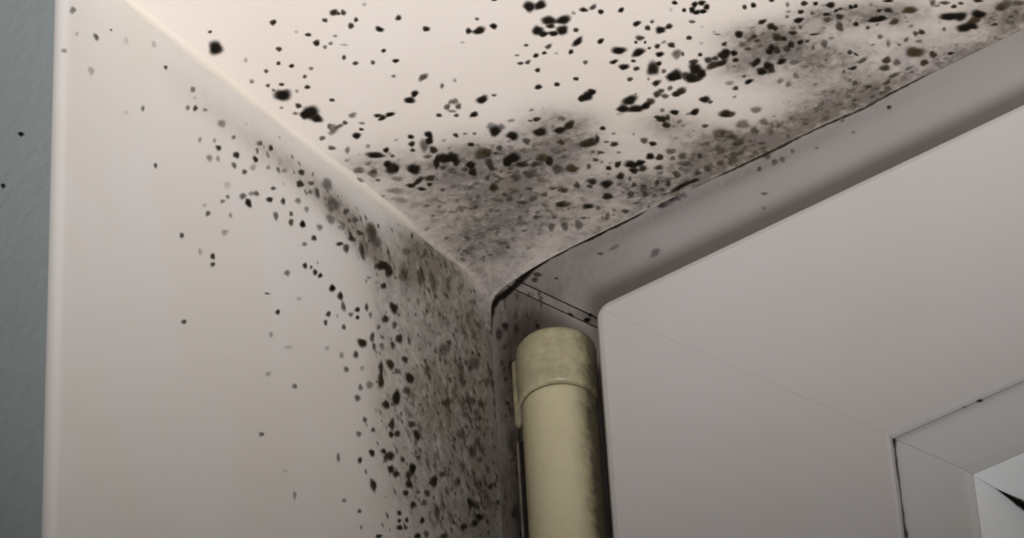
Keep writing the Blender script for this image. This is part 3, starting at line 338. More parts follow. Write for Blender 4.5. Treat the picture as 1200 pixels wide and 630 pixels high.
def paint_material(name, base, rough=0.8, film_col=(0.125, 0.104, 0.076), stretch=(1, 1, 1), relief=0.12, tint2=None, spec=0.2, blotch=1.0):
    """painted plaster or plastic with a grey-brown mould film whose spread is stored on the mesh"""
    m, nt, p, N, L = new_mat(name)
    tc = N('ShaderNodeTexCoord')
    mp = N('ShaderNodeMapping'); mp.inputs['Scale'].default_value = stretch
    L(tc.outputs['Object'], mp.inputs['Vector'])
    at = N('ShaderNodeAttribute'); at.attribute_name = 'film'
    def noise(scale, detail=4, rough_=0.6):
        n = N('ShaderNodeTexNoise'); n.inputs['Scale'].default_value = scale
        n.inputs['Detail'].default_value = detail; n.inputs['Roughness'].default_value = rough_
        L(mp.outputs['Vector'], n.inputs['Vector']); return n
    def math_(op, a, b):
        n = N('ShaderNodeMath'); n.operation = op
        for s, x in zip(n.inputs, (a, b)):
            if isinstance(x, (int, float)): s.default_value = x
            else: L(x, s)
        return n.outputs[0]
    def ramp(fac, lo, hi):
        n = N('ShaderNodeMapRange'); n.inputs['From Min'].default_value = lo; n.inputs['From Max'].default_value = hi
        L(fac, n.inputs['Value']); return n.outputs['Result']
    def mix(fac, a, b):
        n = N('ShaderNodeMix'); n.data_type = 'RGBA'
        if isinstance(fac, (int, float)): n.inputs[0].default_value = fac
        else: L(fac, n.inputs[0])
        for s, x in ((6, a), (7, b)):
            if isinstance(x, tuple): n.inputs[s].default_value = (*x, 1)
            else: L(x, n.inputs[s])
        return n.outputs[2]
    # gentle unevenness of the paint itself
    big = noise(18, 3)
    t2 = tint2 or tuple(c * k for c, k in zip(base, (0.985, 0.965, 0.92)))
    col = mix(ramp(big.outputs['Fac'], 0.35, 0.65), base, t2)
    # film: broad cloud, broken up
    n1 = noise(120, 6, 0.65)
    n2 = noise(420, 5, 0.7)
    br = math_('ADD', math_('MULTIPLY', ramp(n1.outputs['Fac'], 0.3, 0.7), 0.8), math_('MULTIPLY', ramp(n2.outputs['Fac'], 0.3, 0.7), 0.75))
    film = math_('MULTIPLY', at.outputs['Fac'], math_('ADD', br, 0.62))
    film = math_('MINIMUM', film, 0.93)
    fc = mix(ramp(noise(60, 2).outputs['Fac'], 0.4, 0.6), film_col, tuple(c * k for c, k in zip(film_col, (1.12, 1.12, 1.25))))
    col = mix(film, col, fc)
    # small darker blotches where the film is dense
    n3 = noise(330, 3, 0.55)
    sp = math_('MULTIPLY', ramp(n3.outputs['Fac'], 0.53, 0.64), ramp(at.outputs['Fac'], 0.18, 0.75))
    col = mix(math_('MULTIPLY', sp, 0.75 * blotch), col, (0.040, 0.030, 0.018))
    L(col, p.inputs['Base Color'])
    p.inputs['Roughness'].default_value = rough
    p.inputs['Specular IOR Level'].default_value = spec
    bp = N('ShaderNodeBump'); bp.inputs['Strength'].default_value = relief; bp.inputs['Distance'].default_value = 0.0006
    nb = noise(260, 4)
    L(nb.outputs['Fac'], bp.inputs['Height']); L(bp.outputs['Normal'], p.inputs['Normal'])
    return m

def mould_material():
    m, nt, p, N, L = new_mat('mould')
    co = N('ShaderNodeAttribute'); co.attribute_name = 'cover'
    ti = N('ShaderNodeAttribute'); ti.attribute_name = 'tint'
    tc = N('ShaderNodeTexCoord')
    no = N('ShaderNodeTexNoise'); no.inputs['Scale'].default_value = 900; no.inputs['Detail'].default_value = 3
    L(tc.outputs['Object'], no.inputs['Vector'])
    # broken-up fuzzy rim
    mr = N('ShaderNodeMapRange'); mr.inputs['From Min'].default_value = 0.3; mr.inputs['From Max'].default_value = 0.7
    mr.inputs['To Min'].default_value = -0.22; mr.inputs['To Max'].default_value = 0.22
    L(no.outputs['Fac'], mr.inputs['Value'])
    one = N('ShaderNodeMath'); one.operation = 'SUBTRACT'; one.inputs[0].default_value = 1.0
    L(co.outputs['Fac'], one.inputs[1])
    w = N('ShaderNodeMath'); w.operation = 'MULTIPLY'; L(one.outputs[0], w.inputs[0]); L(mr.outputs['Result'], w.inputs[1])
    w2 = N('ShaderNodeMath'); w2.operation = 'MULTIPLY'; L(w.outputs[0], w2.inputs[0]); L(co.outputs['Fac'], w2.inputs[1])
    w3 = N('ShaderNodeMath'); w3.operation = 'MULTIPLY'; L(w2.outputs[0], w3.inputs[0]); w3.inputs[1].default_value = 1.3
    ad = N('ShaderNodeMath'); ad.operation = 'ADD'; ad.use_clamp = True
    L(co.outputs['Fac'], ad.inputs[0]); L(w3.outputs[0], ad.inputs[1])
    L(ti.outputs['Color'], p.inputs['Base Color'])
    p.inputs['Roughness'].default_value = 0.95
    p.inputs['Specular IOR Level'].default_value = 0.05
    L(ad.outputs[0], p.inputs['Alpha'])
    return m

MAT_MOULD = mould_material()
MAT_CEILING = paint_material('ceiling_paint', (0.62, 0.575, 0.54), film_col=(0.125, 0.107, 0.087))
MAT_REVEAL = paint_material('reveal_paint', (0.60, 0.58, 0.56), stretch=(1, 1.25, 0.85), relief=0.08, blotch=1.1, film_col=(0.165, 0.143, 0.106))
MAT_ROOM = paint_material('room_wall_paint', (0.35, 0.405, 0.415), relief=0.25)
MAT_CAULK = paint_material('caulk_paint', (0.59, 0.55, 0.50), rough=0.6, relief=0.15)
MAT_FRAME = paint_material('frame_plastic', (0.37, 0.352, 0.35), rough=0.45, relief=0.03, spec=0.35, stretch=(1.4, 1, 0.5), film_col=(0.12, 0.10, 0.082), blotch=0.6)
MAT_SASH = paint_material('sash_plastic', (0.54, 0.53, 0.535), rough=0.4, relief=0.02, spec=0.4)
MAT_BEAD = paint_material('bead_plastic', (0.54, 0.545, 0.555), rough=0.38, relief=0.02, spec=0.4)
MAT_DAYLIT_BEVEL = paint_material('daylit_bevel_plastic', (0.83, 0.875, 0.91), rough=0.35, relief=0.02, spec=0.4)  # paler than the bead: daylight on its bevel is put into the colour
MAT_CREAM = paint_material('hinge_plastic', (0.56, 0.525, 0.35), rough=0.35, relief=0.03, spec=0.4, film_col=(0.075, 0.062, 0.036), blotch=0.6)

m, nt, p, N, L = new_mat('dark_gap')
p.inputs['Base Color'].default_value = (0.02, 0.017, 0.014, 1); p.inputs['Roughness'].default_value = 0.9
nz = N('ShaderNodeTexNoise'); nz.inputs['Scale'].default_value = 300
mx = N('ShaderNodeMix'); mx.data_type = 'RGBA'; mx.inputs[6].default_value = (0.012, 0.010, 0.008, 1); mx.inputs[7].default_value = (0.035, 0.028, 0.022, 1)
L(nz.outputs['Fac'], mx.inputs[0]); L(mx.outputs[2], p.inputs['Base Color'])
MAT_DARK = m
MAT_DIRT = paint_material('joint_dirt', (0.06, 0.048, 0.04), rough=0.9)

m, nt, p, N, L = new_mat('window_glass')
nt.nodes.remove(p)
tr = N('ShaderNodeBsdfTransparent'); tr.inputs['Color'].default_value = (0.93, 0.96, 0.96, 1)
gl = N('ShaderNodeBsdfGlossy'); gl.inputs['Roughness'].default_value = 0.03
fr = N('ShaderNodeFresnel'); fr.inputs['IOR'].default_value = 1.5
ms = N('ShaderNodeMixShader')
L(fr.outputs[0], ms.inputs[0]); L(tr.outputs[0], ms.inputs[1]); L(gl.outputs[0], ms.inputs[2])
L(ms.outputs[0], nt.nodes['Material Output'].inputs['Surface'])
MAT_GLASS = m

# ---------------------------------------------------------------- the setting
def slab(name, us, vs_, to_world, back, films, mat):
    """slab of wall or ceiling: fine face grid carrying the mould film, plus sides and a back"""
    nu, nv = len(us), len(vs_)
    verts, film, faces = [], [], []
    for v in vs_:
        for u in us:
            verts.append(to_world(u, v, 0)); film.append(film_at(films, u, v))
    for j in range(nv - 1):
        for i in range(nu - 1):
            a = j * nu + i
            faces.append((a, a + 1, a + nu + 1, a + nu))
    rim = [i for i in range(nu)] + [j * nu + nu - 1 for j in range(1, nv)] + [(nv - 1) * nu + i for i in range(nu - 2, -1, -1)] + [j * nu for j in range(nv - 2, 0, -1)]
    n0 = len(verts)
    cyc = [(us[i % nu], vs_[i // nu]) for i in rim]
    for u, v in cyc:
        verts.append(to_world(u, v, back)); film.append(0.0)
    k = len(rim)
    for i in range(k):
        faces.append((rim[i], rim[(i + 1) % k], n0 + (i + 1) % k, n0 + i))
    faces.append(tuple(n0 + i for i in range(k)))
    return link(name, verts, faces, mat, attrs={'film': film})

fine_x = frange(REVEAL_X, 190, 1.6) + frange(190, 300, 4)[1:] + frange(300, 900, 60)[1:]
fine_y = frange(-REVEAL_DEPTH, 0, 1.6) + [30.0, 62.0]
ceiling = slab('ceiling', fine_x, fine_y, lambda u, v, b: (u, v, SOFFIT_Z + b), 60.0, CEILING_FILM, MAT_CEILING)
tag(ceiling, 'cream painted soffit above the window covered in black mould spots', kind='structure')

# side of the reveal, with the rounded plaster corner towards the room
R_CORNER = 2.6
wall_y = frange(-REVEAL_DEPTH, 0, 1.6) + [30.0, 62.0]
wall_z = frange(SOFFIT_Z, -180, 1.6) + frange(-180, -320, 4)[1:] + frange(-320, -1000, 68)[1:]
arc = []
for k in range(9):
    a = math.radians(90 - k * 90 / 8)
    arc.append((REVEAL_X - R_CORNER + R_CORNER * math.sin(a), -REVEAL_DEPTH - R_CORNER * math.cos(a)))
section = [(x, y) for x, y in arc[::-1]] + [(REVEAL_X, y) for y in wall_y[1:]]
verts, film, faces = [], [], []
ns = len(section)
for z in wall_z:
    for x, y in section:
        verts.append((x, y, z)); film.append(film_at(WALL_FILM, y, z))
for j in range(len(wall_z) - 1):
    for i in range(ns - 1):
        a = j * ns + i
        faces.append((a, a + 1, a + ns + 1, a + ns))
n0 = len(verts)                                        # solid behind the face
for z in (wall_z[0], wall_z[-1]):
    verts += [(-60.0, section[0][1] + 4, z), (-60.0, 62.0, z)]; film += [0, 0]
last = (len(wall_z) - 1) * ns
faces.append(tuple([n0, n0 + 1] + [i for i in range(ns - 1, -1, -1)]))
faces.append(tuple([last + i for i in range(ns)] + [n0 + 3, n0 + 2]))
faces.append(tuple([n0, n0 + 2] + [j * ns for j in range(len(wall_z) - 1, -1, -1)]))
faces.append(tuple([n0 + 1] + [j * ns + ns - 1 for j in range(len(wall_z))] + [n0 + 3]))
faces.append((n0, n0 + 1, n0 + 3, n0 + 2))
wall_left = link('wall_left', verts, faces, MAT_REVEAL, attrs={'film': film}, smooth=True)
tag(wall_left, 'white painted side wall of the window reveal, mouldy towards the corner', kind='structure')

# grey wall of the room beside and above the opening
v, f = [], []
box(v, f, -640, REVEAL_X - R_CORNER, ROOM_Y, -70, -1000, 3)
box(v, f, -640, 900, ROOM_Y, -70, 63.2, 420)
box(v, f, -640, REVEAL_X - R_CORNER, ROOM_Y, -70, 3, 63.2)
box(v, f, REVEAL_X - R_CORNER, 900, ROOM_Y, -REVEAL_DEPTH - 0.05, SOFFIT_Z, 63.2)
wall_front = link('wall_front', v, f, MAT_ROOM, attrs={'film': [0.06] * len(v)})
tag(wall_front, 'blue-grey room wall beside the window reveal', kind='structure')

# painted caulk running along the corner between ceiling and reveal
verts, film, faces = [], [], []
yy = frange(-REVEAL_DEPTH + 1, -0.5, 2.0)
for i, y in enumerate(yy):
    leg = (1.9 if y < -60 else 1.9 - 0.9 * (y + 60) / 60) + 0.3 * math.sin(y * 0.09) + 0.2 * math.sin(y * 0.31 + 2)
    for k in range(7):
        a = math.radians(k * 15)
        x = REVEAL_X + leg * (1 - math.sin(a)) * 0.8
        z = SOFFIT_Z - leg * (1 - math.cos(a)) * 1.1
        x0 = max(REVEAL_X + 0.02, x); z0 = min(SOFFIT_Z - 0.02, z)
        verts.append((x0, y, z0))
        film.append(0.75 * film_at(CEILING_FILM, x0, y) * 0.5 + 0.4 * film_at(WALL_FILM, y, z0 - 1))
    verts.append((REVEAL_X + 0.02, y, SOFFIT_Z - 0.02)); film.append(0)
for i in range(len(yy) - 1):
    for k in range(7):
        a = i * 8 + k
        faces.append((a, a + 1, a + 9, a + 8))
trim_1 = link('trim_1', verts, faces, MAT_CAULK, attrs={'film': film}, smooth=True, recalc=False)
tag(trim_1, 'cream caulk line in the corner of ceiling and reveal wall', kind='structure')

# smooth plaster filling of the three-way corner, down to the frame
edge = [(26, 2.9), (22, 2.85), (18, 2.6), (14, 2.2), (9.5, 1.6), (5.2, 0.9), (2.6, 0.3), (0.9, -0.5), (-0.1, -2.2), (-0.6, -5.5), (-0.9, -10), (-1.05, -15), (-1.15, -20)]
verts, film, faces = [], [], []
nst = 9
for i, (x, z) in enumerate(edge):
    s = i / (len(edge) - 1)                              # 0 along the ceiling side ... 1 along the wall side
    reach = 1.0 + 15.0 * math.sin(math.pi * s) ** 1.5
    ox = x if s < 0.45 else REVEAL_X + 0.02
    oz = SOFFIT_Z - 0.02 if s < 0.55 else z
    ox = REVEAL_X + 0.02 + (x - REVEAL_X) * max(0.0, 1 - s / 0.5)
    oz = SOFFIT_Z - 0.02 + (z - SOFFIT_Z) * max(0.0, (s - 0.5) / 0.5)
    for k in range(nst):
        t = k / (nst - 1)
        c = 1 - math.sin(t * math.pi / 2)                # hollow profile, tangent to wall and ceiling
        q = (ox + (x - ox) * c, -0.05 - reach * t, oz + (z - oz) * c)
        verts.append(q)
        film.append((1 - s) * film_at(CEILING_FILM, max(q[0], 0), q[1]) + s * film_at(WALL_FILM, q[1], q[2]))
for i in range(len(edge) - 1):
    for k in range(nst - 1):
        a = i * nst + k
        faces.append((a, a + 1, a + nst + 1, a + nst))
trim_2 = link('trim_2', verts, faces, MAT_CEILING, attrs={'film': film}, smooth=True, recalc=False)
tag(trim_2, 'grey stained plaster filling where ceiling, wall and frame meet', kind='structure')

# ---------------------------------------------------------------- window frame and sash
def ring_side(name, rect, side, profile, mat, parent, radius=0.0, gaps=(0.1, 0.1), kz=1.0, films=None, smooth=False):
    """one mitred member of a rectangular frame; profile = (inset, y) loop"""
    x0, x1, z0, z1 = rect
    length = (x1 - x0) if side in ('top', 'bottom') else (z1 - z0)
    ku, kd = (1.0, kz) if side in ('top', 'bottom') else (kz, 1.0)
    def place(u, d, y):
        if side == 'top': return (x0 + u, y, z1 - d)
        if side == 'bottom': return (x0 + u, y, z0 + d)
        if side == 'left': return (x0 + d, y, z1 - u)
        return (x1 - d, y, z1 - u)
    nst = 6
    rows = []
    def end(g, flip):
        out = []
        for k in range(nst):
            row = []
            for d, y in profile:
                if d < radius:
                    th = math.radians(135 - 45 * k / (nst - 1))
                    u = radius + (radius - d) * math.cos(th); dd = radius - (radius - d) * math.sin(th)
                else:
                    u = d + k * 0.4; dd = d
                u = u * ku + g; dd *= kd
                row.append((length - u if flip else u, dd, y))
            out.append(row)
        return out
    a = end(gaps[0], False); b = end(gaps[1], True)[::-1]
    mids = []
    for t in (0.04, 0.08, 0.12, 0.16, 0.2, 0.3, 0.6, 0.8):
        mids.append([(p[0] + (q[0] - p[0]) * t, p[1], p[2]) for p, q in zip(a[-1], b[0])])
    rows = a + mids + b
    n = len(profile)
    verts = [place(*q) for r in rows for q in r]
    film = [film_at(films, v[0], v[2]) if films else 0.0 for v in verts]
    faces = []
    for j in range(len(rows) - 1):
        for i in range(n):
            faces.append((j * n + i, j * n + (i + 1) % n, (j + 1) * n + (i + 1) % n, (j + 1) * n + i))
    faces.append(tuple(range(n))); faces.append(tuple((len(rows) - 1) * n + i for i in range(n)))
    return link(name, verts, faces, mat, parent, attrs={'film': film}, smooth=smooth)

window = empty('window_1', (-1.0, 0, -997))
tag(window, 'grime stained white plastic fixed window frame against the reveal', kind='structure')
FR = (-1.0, 899.0, -997.0, 2.8)
fr_prof = []
for d in frange(0.0, 46, 2.0): fr_prof.append((d, 0.0))
fr_prof += [(47, 0.6), (47.5, 3), (47.5, 14), (56, 15), (56, 60), (0, 60)]
head = ring_side('head_rail', FR, 'top', fr_prof, MAT_FRAME, window, gaps=(7.6, 0.1), films=FRAME_FILM)
jamb = ring_side('jamb_post', FR, 'left', fr_prof, MAT_FRAME, window, gaps=(-3.6, 0.1), films=FRAME_FILM)
ring_side('jamb_post', FR, 'right', fr_prof, MAT_FRAME, window, gaps=(0.1, 0.1), films=FRAME_FILM)
ring_side('sill_rail', FR, 'bottom', fr_prof, MAT_FRAME, window, gaps=(0.1, 0.1), films=FRAME_FILM)
# raised weld strip in the frame's mitre, between two dark joints
v = []
for y in (0.2, 6.0):
    for d in (0.5, 47.0):
        v.append((FR[0] + d + 7.1, y, FR[3] - d))
        v.append((FR[0] + d + 4.1, y, FR[3] - d))
f = [(0, 1, 3, 2), (4, 6, 7, 5), (0, 2, 6, 4), (1, 5, 7, 3), (0, 4, 5, 1), (2, 3, 7, 6)]
weld = link('weld_strip', v, f, MAT_FRAME, window, attrs={'film': [0.35] * 8})
vv = []
for y in (2.2, 8.0):
    for d in (0.0, 47.0):
        vv.append((FR[0] + d + 8.4, y, FR[3] - d)); vv.append((FR[0] + d + 2.8, y, FR[3] - d))
tag(link('joint_backing', vv, [(0, 1, 3, 2), (4, 6, 7, 5), (0, 2, 6, 4), (1, 5, 7, 3), (0, 4, 5, 1), (2, 3, 7, 6)], MAT_DIRT, window), 'dark joint behind the mitre weld')

SR = (42.0, 855.0, -955.0, -33.6)
sash = empty('casement', (42, -16, -955))
tag(sash, 'white plastic opening sash with mitred corner and glazing bead, beside the cream hinge', 'window')
KZ = 0.968
sash_prof = [(0, 30), (0, -13.2), (0.5, -14.7), (1.6, -15.7), (3.0, -16.0), (20, -16.0), (50, -16.0), (81.3, -16.0), (81.75, -15.8), (81.9, -15.4), (81.9, 24), (40, 30)]
for side, nm in (('top', 'rail'), ('left', 'stile'), ('right', 'stile'), ('bottom', 'rail')):
    ring_side(nm, SR, side, sash_prof, MAT_SASH, sash, radius=5.0, gaps=(0.02, 0.02), kz=KZ)
bead_prof = [(82.0, 24), (82.0, -13.6), (82.2, -13.9), (82.7, -14.0), (99.0, -14.0), (99.8, -13.8), (100.6, -13.3), (101.2, -12.6), (101.2, 24)]
for side in ('top', 'left', 'right', 'bottom'):
    ring_side('glazing_bead', SR, side, bead_prof, MAT_BEAD, sash, gaps=(0.05, 0.05), kz=KZ)
bevel_prof = [(101.23, 22), (101.23, -12.4), (102.0, -11.3), (114.0, 6.4), (117.5, 6.6), (117.5, 22)]  # inner bevel of the bead, split off to carry the painted daylight
bevels = [ring_side('daylit_bevel', SR, side, bevel_prof, MAT_DAYLIT_BEVEL, sash, gaps=(0.02, 0.02), kz=KZ) for side in ('top', 'left', 'right', 'bottom')]
v, f = [], []
box(v, f, SR[0] + 116, SR[1] - 116, 7.0, 11.0, SR[2] + 112.5, SR[3] - 112.5)
pane = link('glass_pane', v, f, MAT_GLASS, sash)

# ---------------------------------------------------------------- hinge
HX, HY = 26.8, -11.2
hinge = empty('hinge_cover', (HX, HY, -170))
tag(hinge, 'cream plastic cylindrical hinge cover between frame and sash', 'hinge')
def lathe(name, prof, mat, parent, seg=48, shade_film=None):
    verts, film, faces = [], [], []
    for r, z in prof:
        for k in range(seg):
            a = 2 * math.pi * k / seg
            verts.append((HX + r * math.cos(a), HY + r * math.sin(a), z))
            film.append(shade_film(a, z) if shade_film else 0.0)
    n = len(prof)
    for j in range(n - 1):
        for k in range(seg):
            faces.append((j * seg + k, j * seg + (k + 1) % seg, (j + 1) * seg + (k + 1) % seg, (j + 1) * seg + k))
    faces.append(tuple(range(seg))); faces.append(tuple((n - 1) * seg + k for k in range(seg)))
    return link(name, verts, faces, mat, parent, attrs={'film': film}, smooth=True)
def grime(a, z):                                        # shade on the sash side painted in with grime; some at the joints
    d = math.atan2(math.sin(a - 0.45), math.cos(a - 0.45))
    g = 1.0 * math.exp(-abs(d / 0.72) ** 2.3)
    d2 = math.atan2(math.sin(a - 3.5), math.cos(a - 3.5))
    g = max(g, 0.30 * math.exp(-(d2 / 0.5) ** 2))
    if z > -56: g = max(g, 0.22)
    return min(1, g + 0.08)
sl = [(9.4, -56.2), (9.75, -56.5), (9.95, -57.2)] + [(10.0, z) for z in frange(-58, -150, 3)] + [(9.6, -150.6)]
lathe('sleeve', sl, MAT_CREAM, hinge, shade_film=grime)
cp = [(0.5, -37.2), (5, -37.2), (8.6, -37.5), (9.9, -38.0), (10.45, -38.9), (10.6, -40.0)] + [(10.6, z) for z in frange(-41, -54.6, 1.7)] + [(10.4, -55.3), (9.8, -55.6), (9.0, -55.6)]
lathe('end_cap', cp, MAT_CREAM, hinge, shade_film=grime)
lathe('end_cap', [(9.0, -151), (10.4, -151.2), (10.6, -152), (10.6, -166), (9.6, -168), (0.5, -168.4)], MAT_CREAM, hinge, shade_film=grime)
tag(lathe('pin', [(8.6, -55.4), (8.6, -56.6)], MAT_DARK, hinge), 'dark ring joint between cap and sleeve')
v, f = [], []
box(v, f, 15.6, 19.6, -16.6, -0.1, -60.8, -39.6)
bk = link('bracket', v, f, MAT_CREAM, hinge, attrs={'film': [0.45] * 8})
mod = bk.modifiers.new('soft', 'BEVEL'); mod.width = 0.0011; mod.segments = 3
v, f = [], []
box(v, f, 12.2, 12.9, -10.6, -0.1, -150, -61.3)
link('flange', v, f, MAT_FRAME, hinge, attrs={'film': [0.5] * 8})
v, f = [], []
box(v, f, 13.0, 16.5, -10.4, -0.1, -149.5, -61.3)  # dark filler where the gap beside the sleeve lies in shade
tag(link('gap_strip', v, f, MAT_DARK, hinge), 'dark strip standing in for the shaded gap beside the sleeve')

# ---------------------------------------------------------------- mould colonies
def spot_mesh(spot, lift, place, scale=0.91, seg=16, brown=0.0):
    """low irregular dome with a thin, fading rim"""
    cu, cv, a1, a2, b1, b2, dens, kind = spot
    ra = math.hypot(a1, a2); rb = math.hypot(b1, b2)
    ph = [random.uniform(0, 6.28) for _ in range(4)]
    amp = (0.09, 0.08, 0.05, 0.03)
    rings = [(0.0, 1.0, 1.0), (0.45, 0.98, 0.9), (0.72, 0.84, 0.6), (0.95, 0.52, 0.3), (1.16, 0.2, 0.1), (1.42, 0.0, 0.0)]
    h = min(0.22, 0.14 * min(ra, rb))
    q = min(0.9, brown + random.random() ** 2 * 0.55) if kind == 0 and dens < 0.99 else brown * 0.5
    col = tuple(x + (y - x) * q for x, y in zip(TINTS[kind], TINTS[1])); g = random.uniform(0.8, 1.25)
    verts, cov, tint, faces = [], [], [], []
    def add(u, v, w, c):
        verts.append(place(u, v, w)); cov.append(c); tint.append(tuple(x * g for x in col))
    add(cu, cv, lift + h, dens)
    for r, c, hh in rings[1:]:
        for k in range(seg):
            t = 2 * math.pi * k / seg
            wob = 1 + sum(am * math.sin((i + 2) * t + p) for i, (am, p) in enumerate(zip(amp, ph)))
            q = r * scale * (1 + (wob - 1) * min(1, r))
            add(cu + q * (a1 * math.cos(t) + b1 * math.sin(t)), cv + q * (a2 * math.cos(t) + b2 * math.sin(t)), lift + h * hh, c * dens)
    for k in range(seg):
        faces.append((0, 1 + k, 1 + (k + 1) % seg))
    for j in range(len(rings) - 2):
        for k in range(seg):
            a = 1 + j * seg
            faces.append((a + k, a + seg + k, a + seg + (k + 1) % seg, a + (k + 1) % seg))
    return verts, faces, cov, tint

def grow(spots, parent, place, big=0.98, name='mould_spot', extra=(), brown=0.0):
    """each colony one can pick out is its own mesh; the finest specks share one mesh"""
    ranked = sorted(spots, key=lambda s: -max(math.hypot(s[2], s[3]), math.hypot(s[4], s[5])))
    single = [s for s in ranked if max(math.hypot(s[2], s[3]), math.hypot(s[4], s[5])) >= big][:295]
    rest = ranked[len(single):] + list(extra)
    for i, s in enumerate(single):
        v, f, c, t = spot_mesh(s, 0.04 + 0.002 * (i % 60), place, brown=brown)
        link(name, v, f, MAT_MOULD, parent, smooth=True, attrs={'cover': c, 'tint': t}, recalc=False)
    if rest:
        V, F, C, T = [], [], [], []
        for i, s in enumerate(rest):
            v, f, c, t = spot_mesh(s, 0.03 + 0.002 * (i % 50), place, seg=8, brown=brown)
            F += [tuple(q + len(V) for q in fa) for fa in f]
            V += v; C += c; T += t
        tag(link('mould_specks', V, F, MAT_MOULD, parent, smooth=True, attrs={'cover': C, 'tint': T}, recalc=False), 'fine scattered mould specks', kind='stuff')

def scatter(n, films, u0, u1, v0, v1, r0, r1, au, av, power, lo, hi):
    out = []
    tries = 0
    while len(out) < n and tries < n * 60:
        tries += 1
        u, v = random.uniform(u0, u1), random.uniform(v0, v1)
        d = film_at(films, u, v)
        if random.random() > d ** power * 1.6: continue
        r = random.uniform(r0, r1) * (0.6 + 0.4 * random.random())
        k = random.choice((0, 1, 1))
        out.append((u, v, r * au, r * 0.2 * random.uniform(-1, 1), r * 0.2 * random.uniform(-1, 1), r * av, random.uniform(lo, hi), k))
    return out

on_ceiling = lambda u, v, w: (u, v, SOFFIT_Z - w)
on_reveal = lambda u, v, w: (REVEAL_X + w, u, v)
on_frame = lambda u, v, w: (u, -w, v)
on_room = lambda u, v, w: (u, ROOM_Y - w, v)
on_bead = lambda u, v, w: (u, -14.0 - w, v)
grow(CEILING_SPOTS, ceiling, on_ceiling, extra=scatter(420, CEILING_FILM, 0, 180, -120, -1, 0.4, 1.1, 1.1, 0.9, 1.3, 0.12, 0.4) + scatter(110, CEILING_FILM, 182, 290, -70, -1, 0.7, 2.0, 1.2, 0.9, 0.8, 0.5, 0.95))
grow(WALL_SPOTS, wall_left, on_reveal, big=0.95, brown=0.25, extra=scatter(600, WALL_FILM, -110, -1, -150, 0, 0.4, 1.15, 0.85, 1.25, 1.2, 0.15, 0.55) + scatter(230, WALL_FILM, -90, -1, -310, -112, 0.6, 1.6, 0.85, 1.25, 0.8, 0.4, 0.9))
grow(HEAD_SPOTS, head, on_frame, big=0.9)
grow(JAMB_SPOTS, jamb, on_frame, big=0.8, extra=scatter(70, FRAME_FILM, 0, 16, -100, -4, 0.4, 1.1, 0.8, 1.4, 1.0, 0.2, 0.5))
grow(WELD_SPOTS, weld, on_frame, big=0.6)
grow(ROOM_WALL_SPOTS, wall_front, on_room, big=0.5)
bead_top = [o for o in sash.children if o.name.startswith('glazing_bead')][0]
rail_top = [o for o in sash.children if o.name.startswith('rail')][0]
grow(BEAD_SPOTS, bead_top, on_bead, big=0.3)

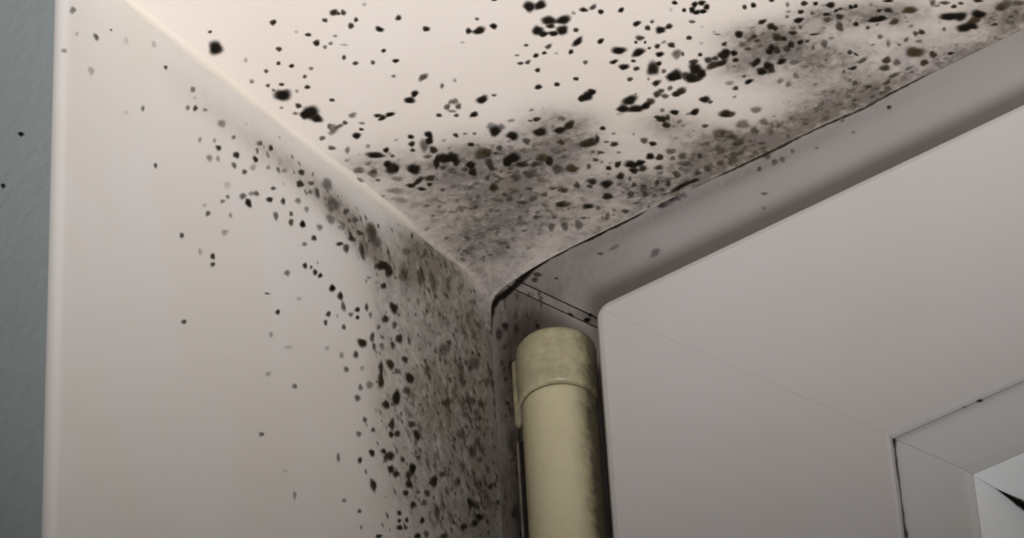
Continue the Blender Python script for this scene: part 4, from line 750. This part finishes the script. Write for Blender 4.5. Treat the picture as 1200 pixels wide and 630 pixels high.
def ribbon(name, path, place, parent, dens=1.0, tint=TINTS[0], label=None):
    """black mouldy joint line of varying width, fading at both rims"""
    verts, cov, tn, faces = [], [], [], []
    prof = [(-1.5, 0.0), (-0.8, 0.75), (0, 1.0), (0.8, 0.75), (1.5, 0.0)]
    pts = []
    for i in range(len(path) - 1):
        a, b = path[i], path[i + 1]
        n = max(1, int(math.hypot(b[0] - a[0], b[1] - a[1]) / 1.2))
        for k in range(n):
            t = k / n
            pts.append(tuple(a[j] + (b[j] - a[j]) * t for j in range(3)))
    pts.append(path[-1])
    for i, (u, v, w) in enumerate(pts):
        p0, p1 = pts[max(0, i - 2)], pts[min(len(pts) - 1, i + 2)]
        dx, dy = p1[0] - p0[0], p1[1] - p0[1]
        l = math.hypot(dx, dy) or 1
        nx, ny = -dy / l, dx / l
        w *= random.uniform(0.75, 1.2)
        j = random.uniform(-0.12, 0.12)
        for s, c in prof:
            verts.append(place(u + nx * (s * w + j), v + ny * (s * w + j), 0.16 if c else 0.10))
            cov.append(c * dens * min(1, 0.45 + w * 0.9)); tn.append(tuple(x + (y - x) * max(0.0, min(0.8, (u - 45) / 40)) for x, y in zip(tint, TINTS[1])))
    for i in range(len(pts) - 1):
        for k in range(4):
            a = i * 5 + k
            faces.append((a, a + 1, a + 6, a + 5))
    o = link(name, verts, faces, MAT_MOULD, parent, smooth=True, attrs={'cover': cov, 'tint': tn}, recalc=False)
    if label: tag(o, label)
    return o
ribbon('sealant_crack', CRACK_PATH, on_frame, window, label='black mouldy crack between soffit and frame')

# joints of the glazing bead: dirt along the stile and a black streak in the bead's mitre
bx, bz = SR[0] + 82.1, SR[3] - 82.1 * KZ
def on_joint(u, v, w): return (u, -14.05 - w, v)
path = [(bx + 0.1, bz - 0.3, 0.5), (bx + 0.15, bz - 1.2, 0.55), (bx + 0.2, bz - 3, 0.22), (bx + 0.2, bz - 9, 0.28), (bx + 0.2, bz - 14, 0.18), (bx + 0.2, bz - 25, 0.25), (bx + 0.25, bz - 28, 0.5), (bx + 0.2, bz - 31, 0.25), (bx + 0.2, bz - 60, 0.2)]
left_bead = [o for o in sash.children if o.name.startswith('glazing_bead')][1]
ribbon('joint_dirt', path, on_joint, left_bead, dens=0.85, tint=TINTS[1], label='dirty joint line between stile and bead')
verts, cov, tn, faces = [], [], [], []
cols = [(-1, 0.0), (-0.6, 0.75), (-0.2, 1.0), (0, 1.0), (0.2, 1.0), (0.6, 0.75), (1, 0.0)]
st = frange(0.2, 12.0, 0.5)
for s in st:
    d = 102.0 + s
    y = -11.3 + s * (17.7 / 12.0) - 0.08
    wd = 0.10 + max(0, s - 2.4) * 0.5 * random.uniform(0.85, 1.15)
    wd = min(wd, 3.0)
    for c, k in cols:
        w = c * wd
        x = SR[0] + d; z = SR[3] - d * KZ
        if w >= 0: verts.append((x + w, y, z))
        else: verts.append((x, y, z + w))
        cov.append(k * (1.0 if s > 2.3 else 0.3)); tn.append(TINTS[0])
for i in range(len(st) - 1):
    for k in range(6):
        a = i * 7 + k
        faces.append((a, a + 1, a + 8, a + 7))
tag(link('mould_streak', verts, faces, MAT_MOULD, bevels[0], smooth=True, attrs={'cover': cov, 'tint': tn}, recalc=False), 'black mould streak in the bead mitre')
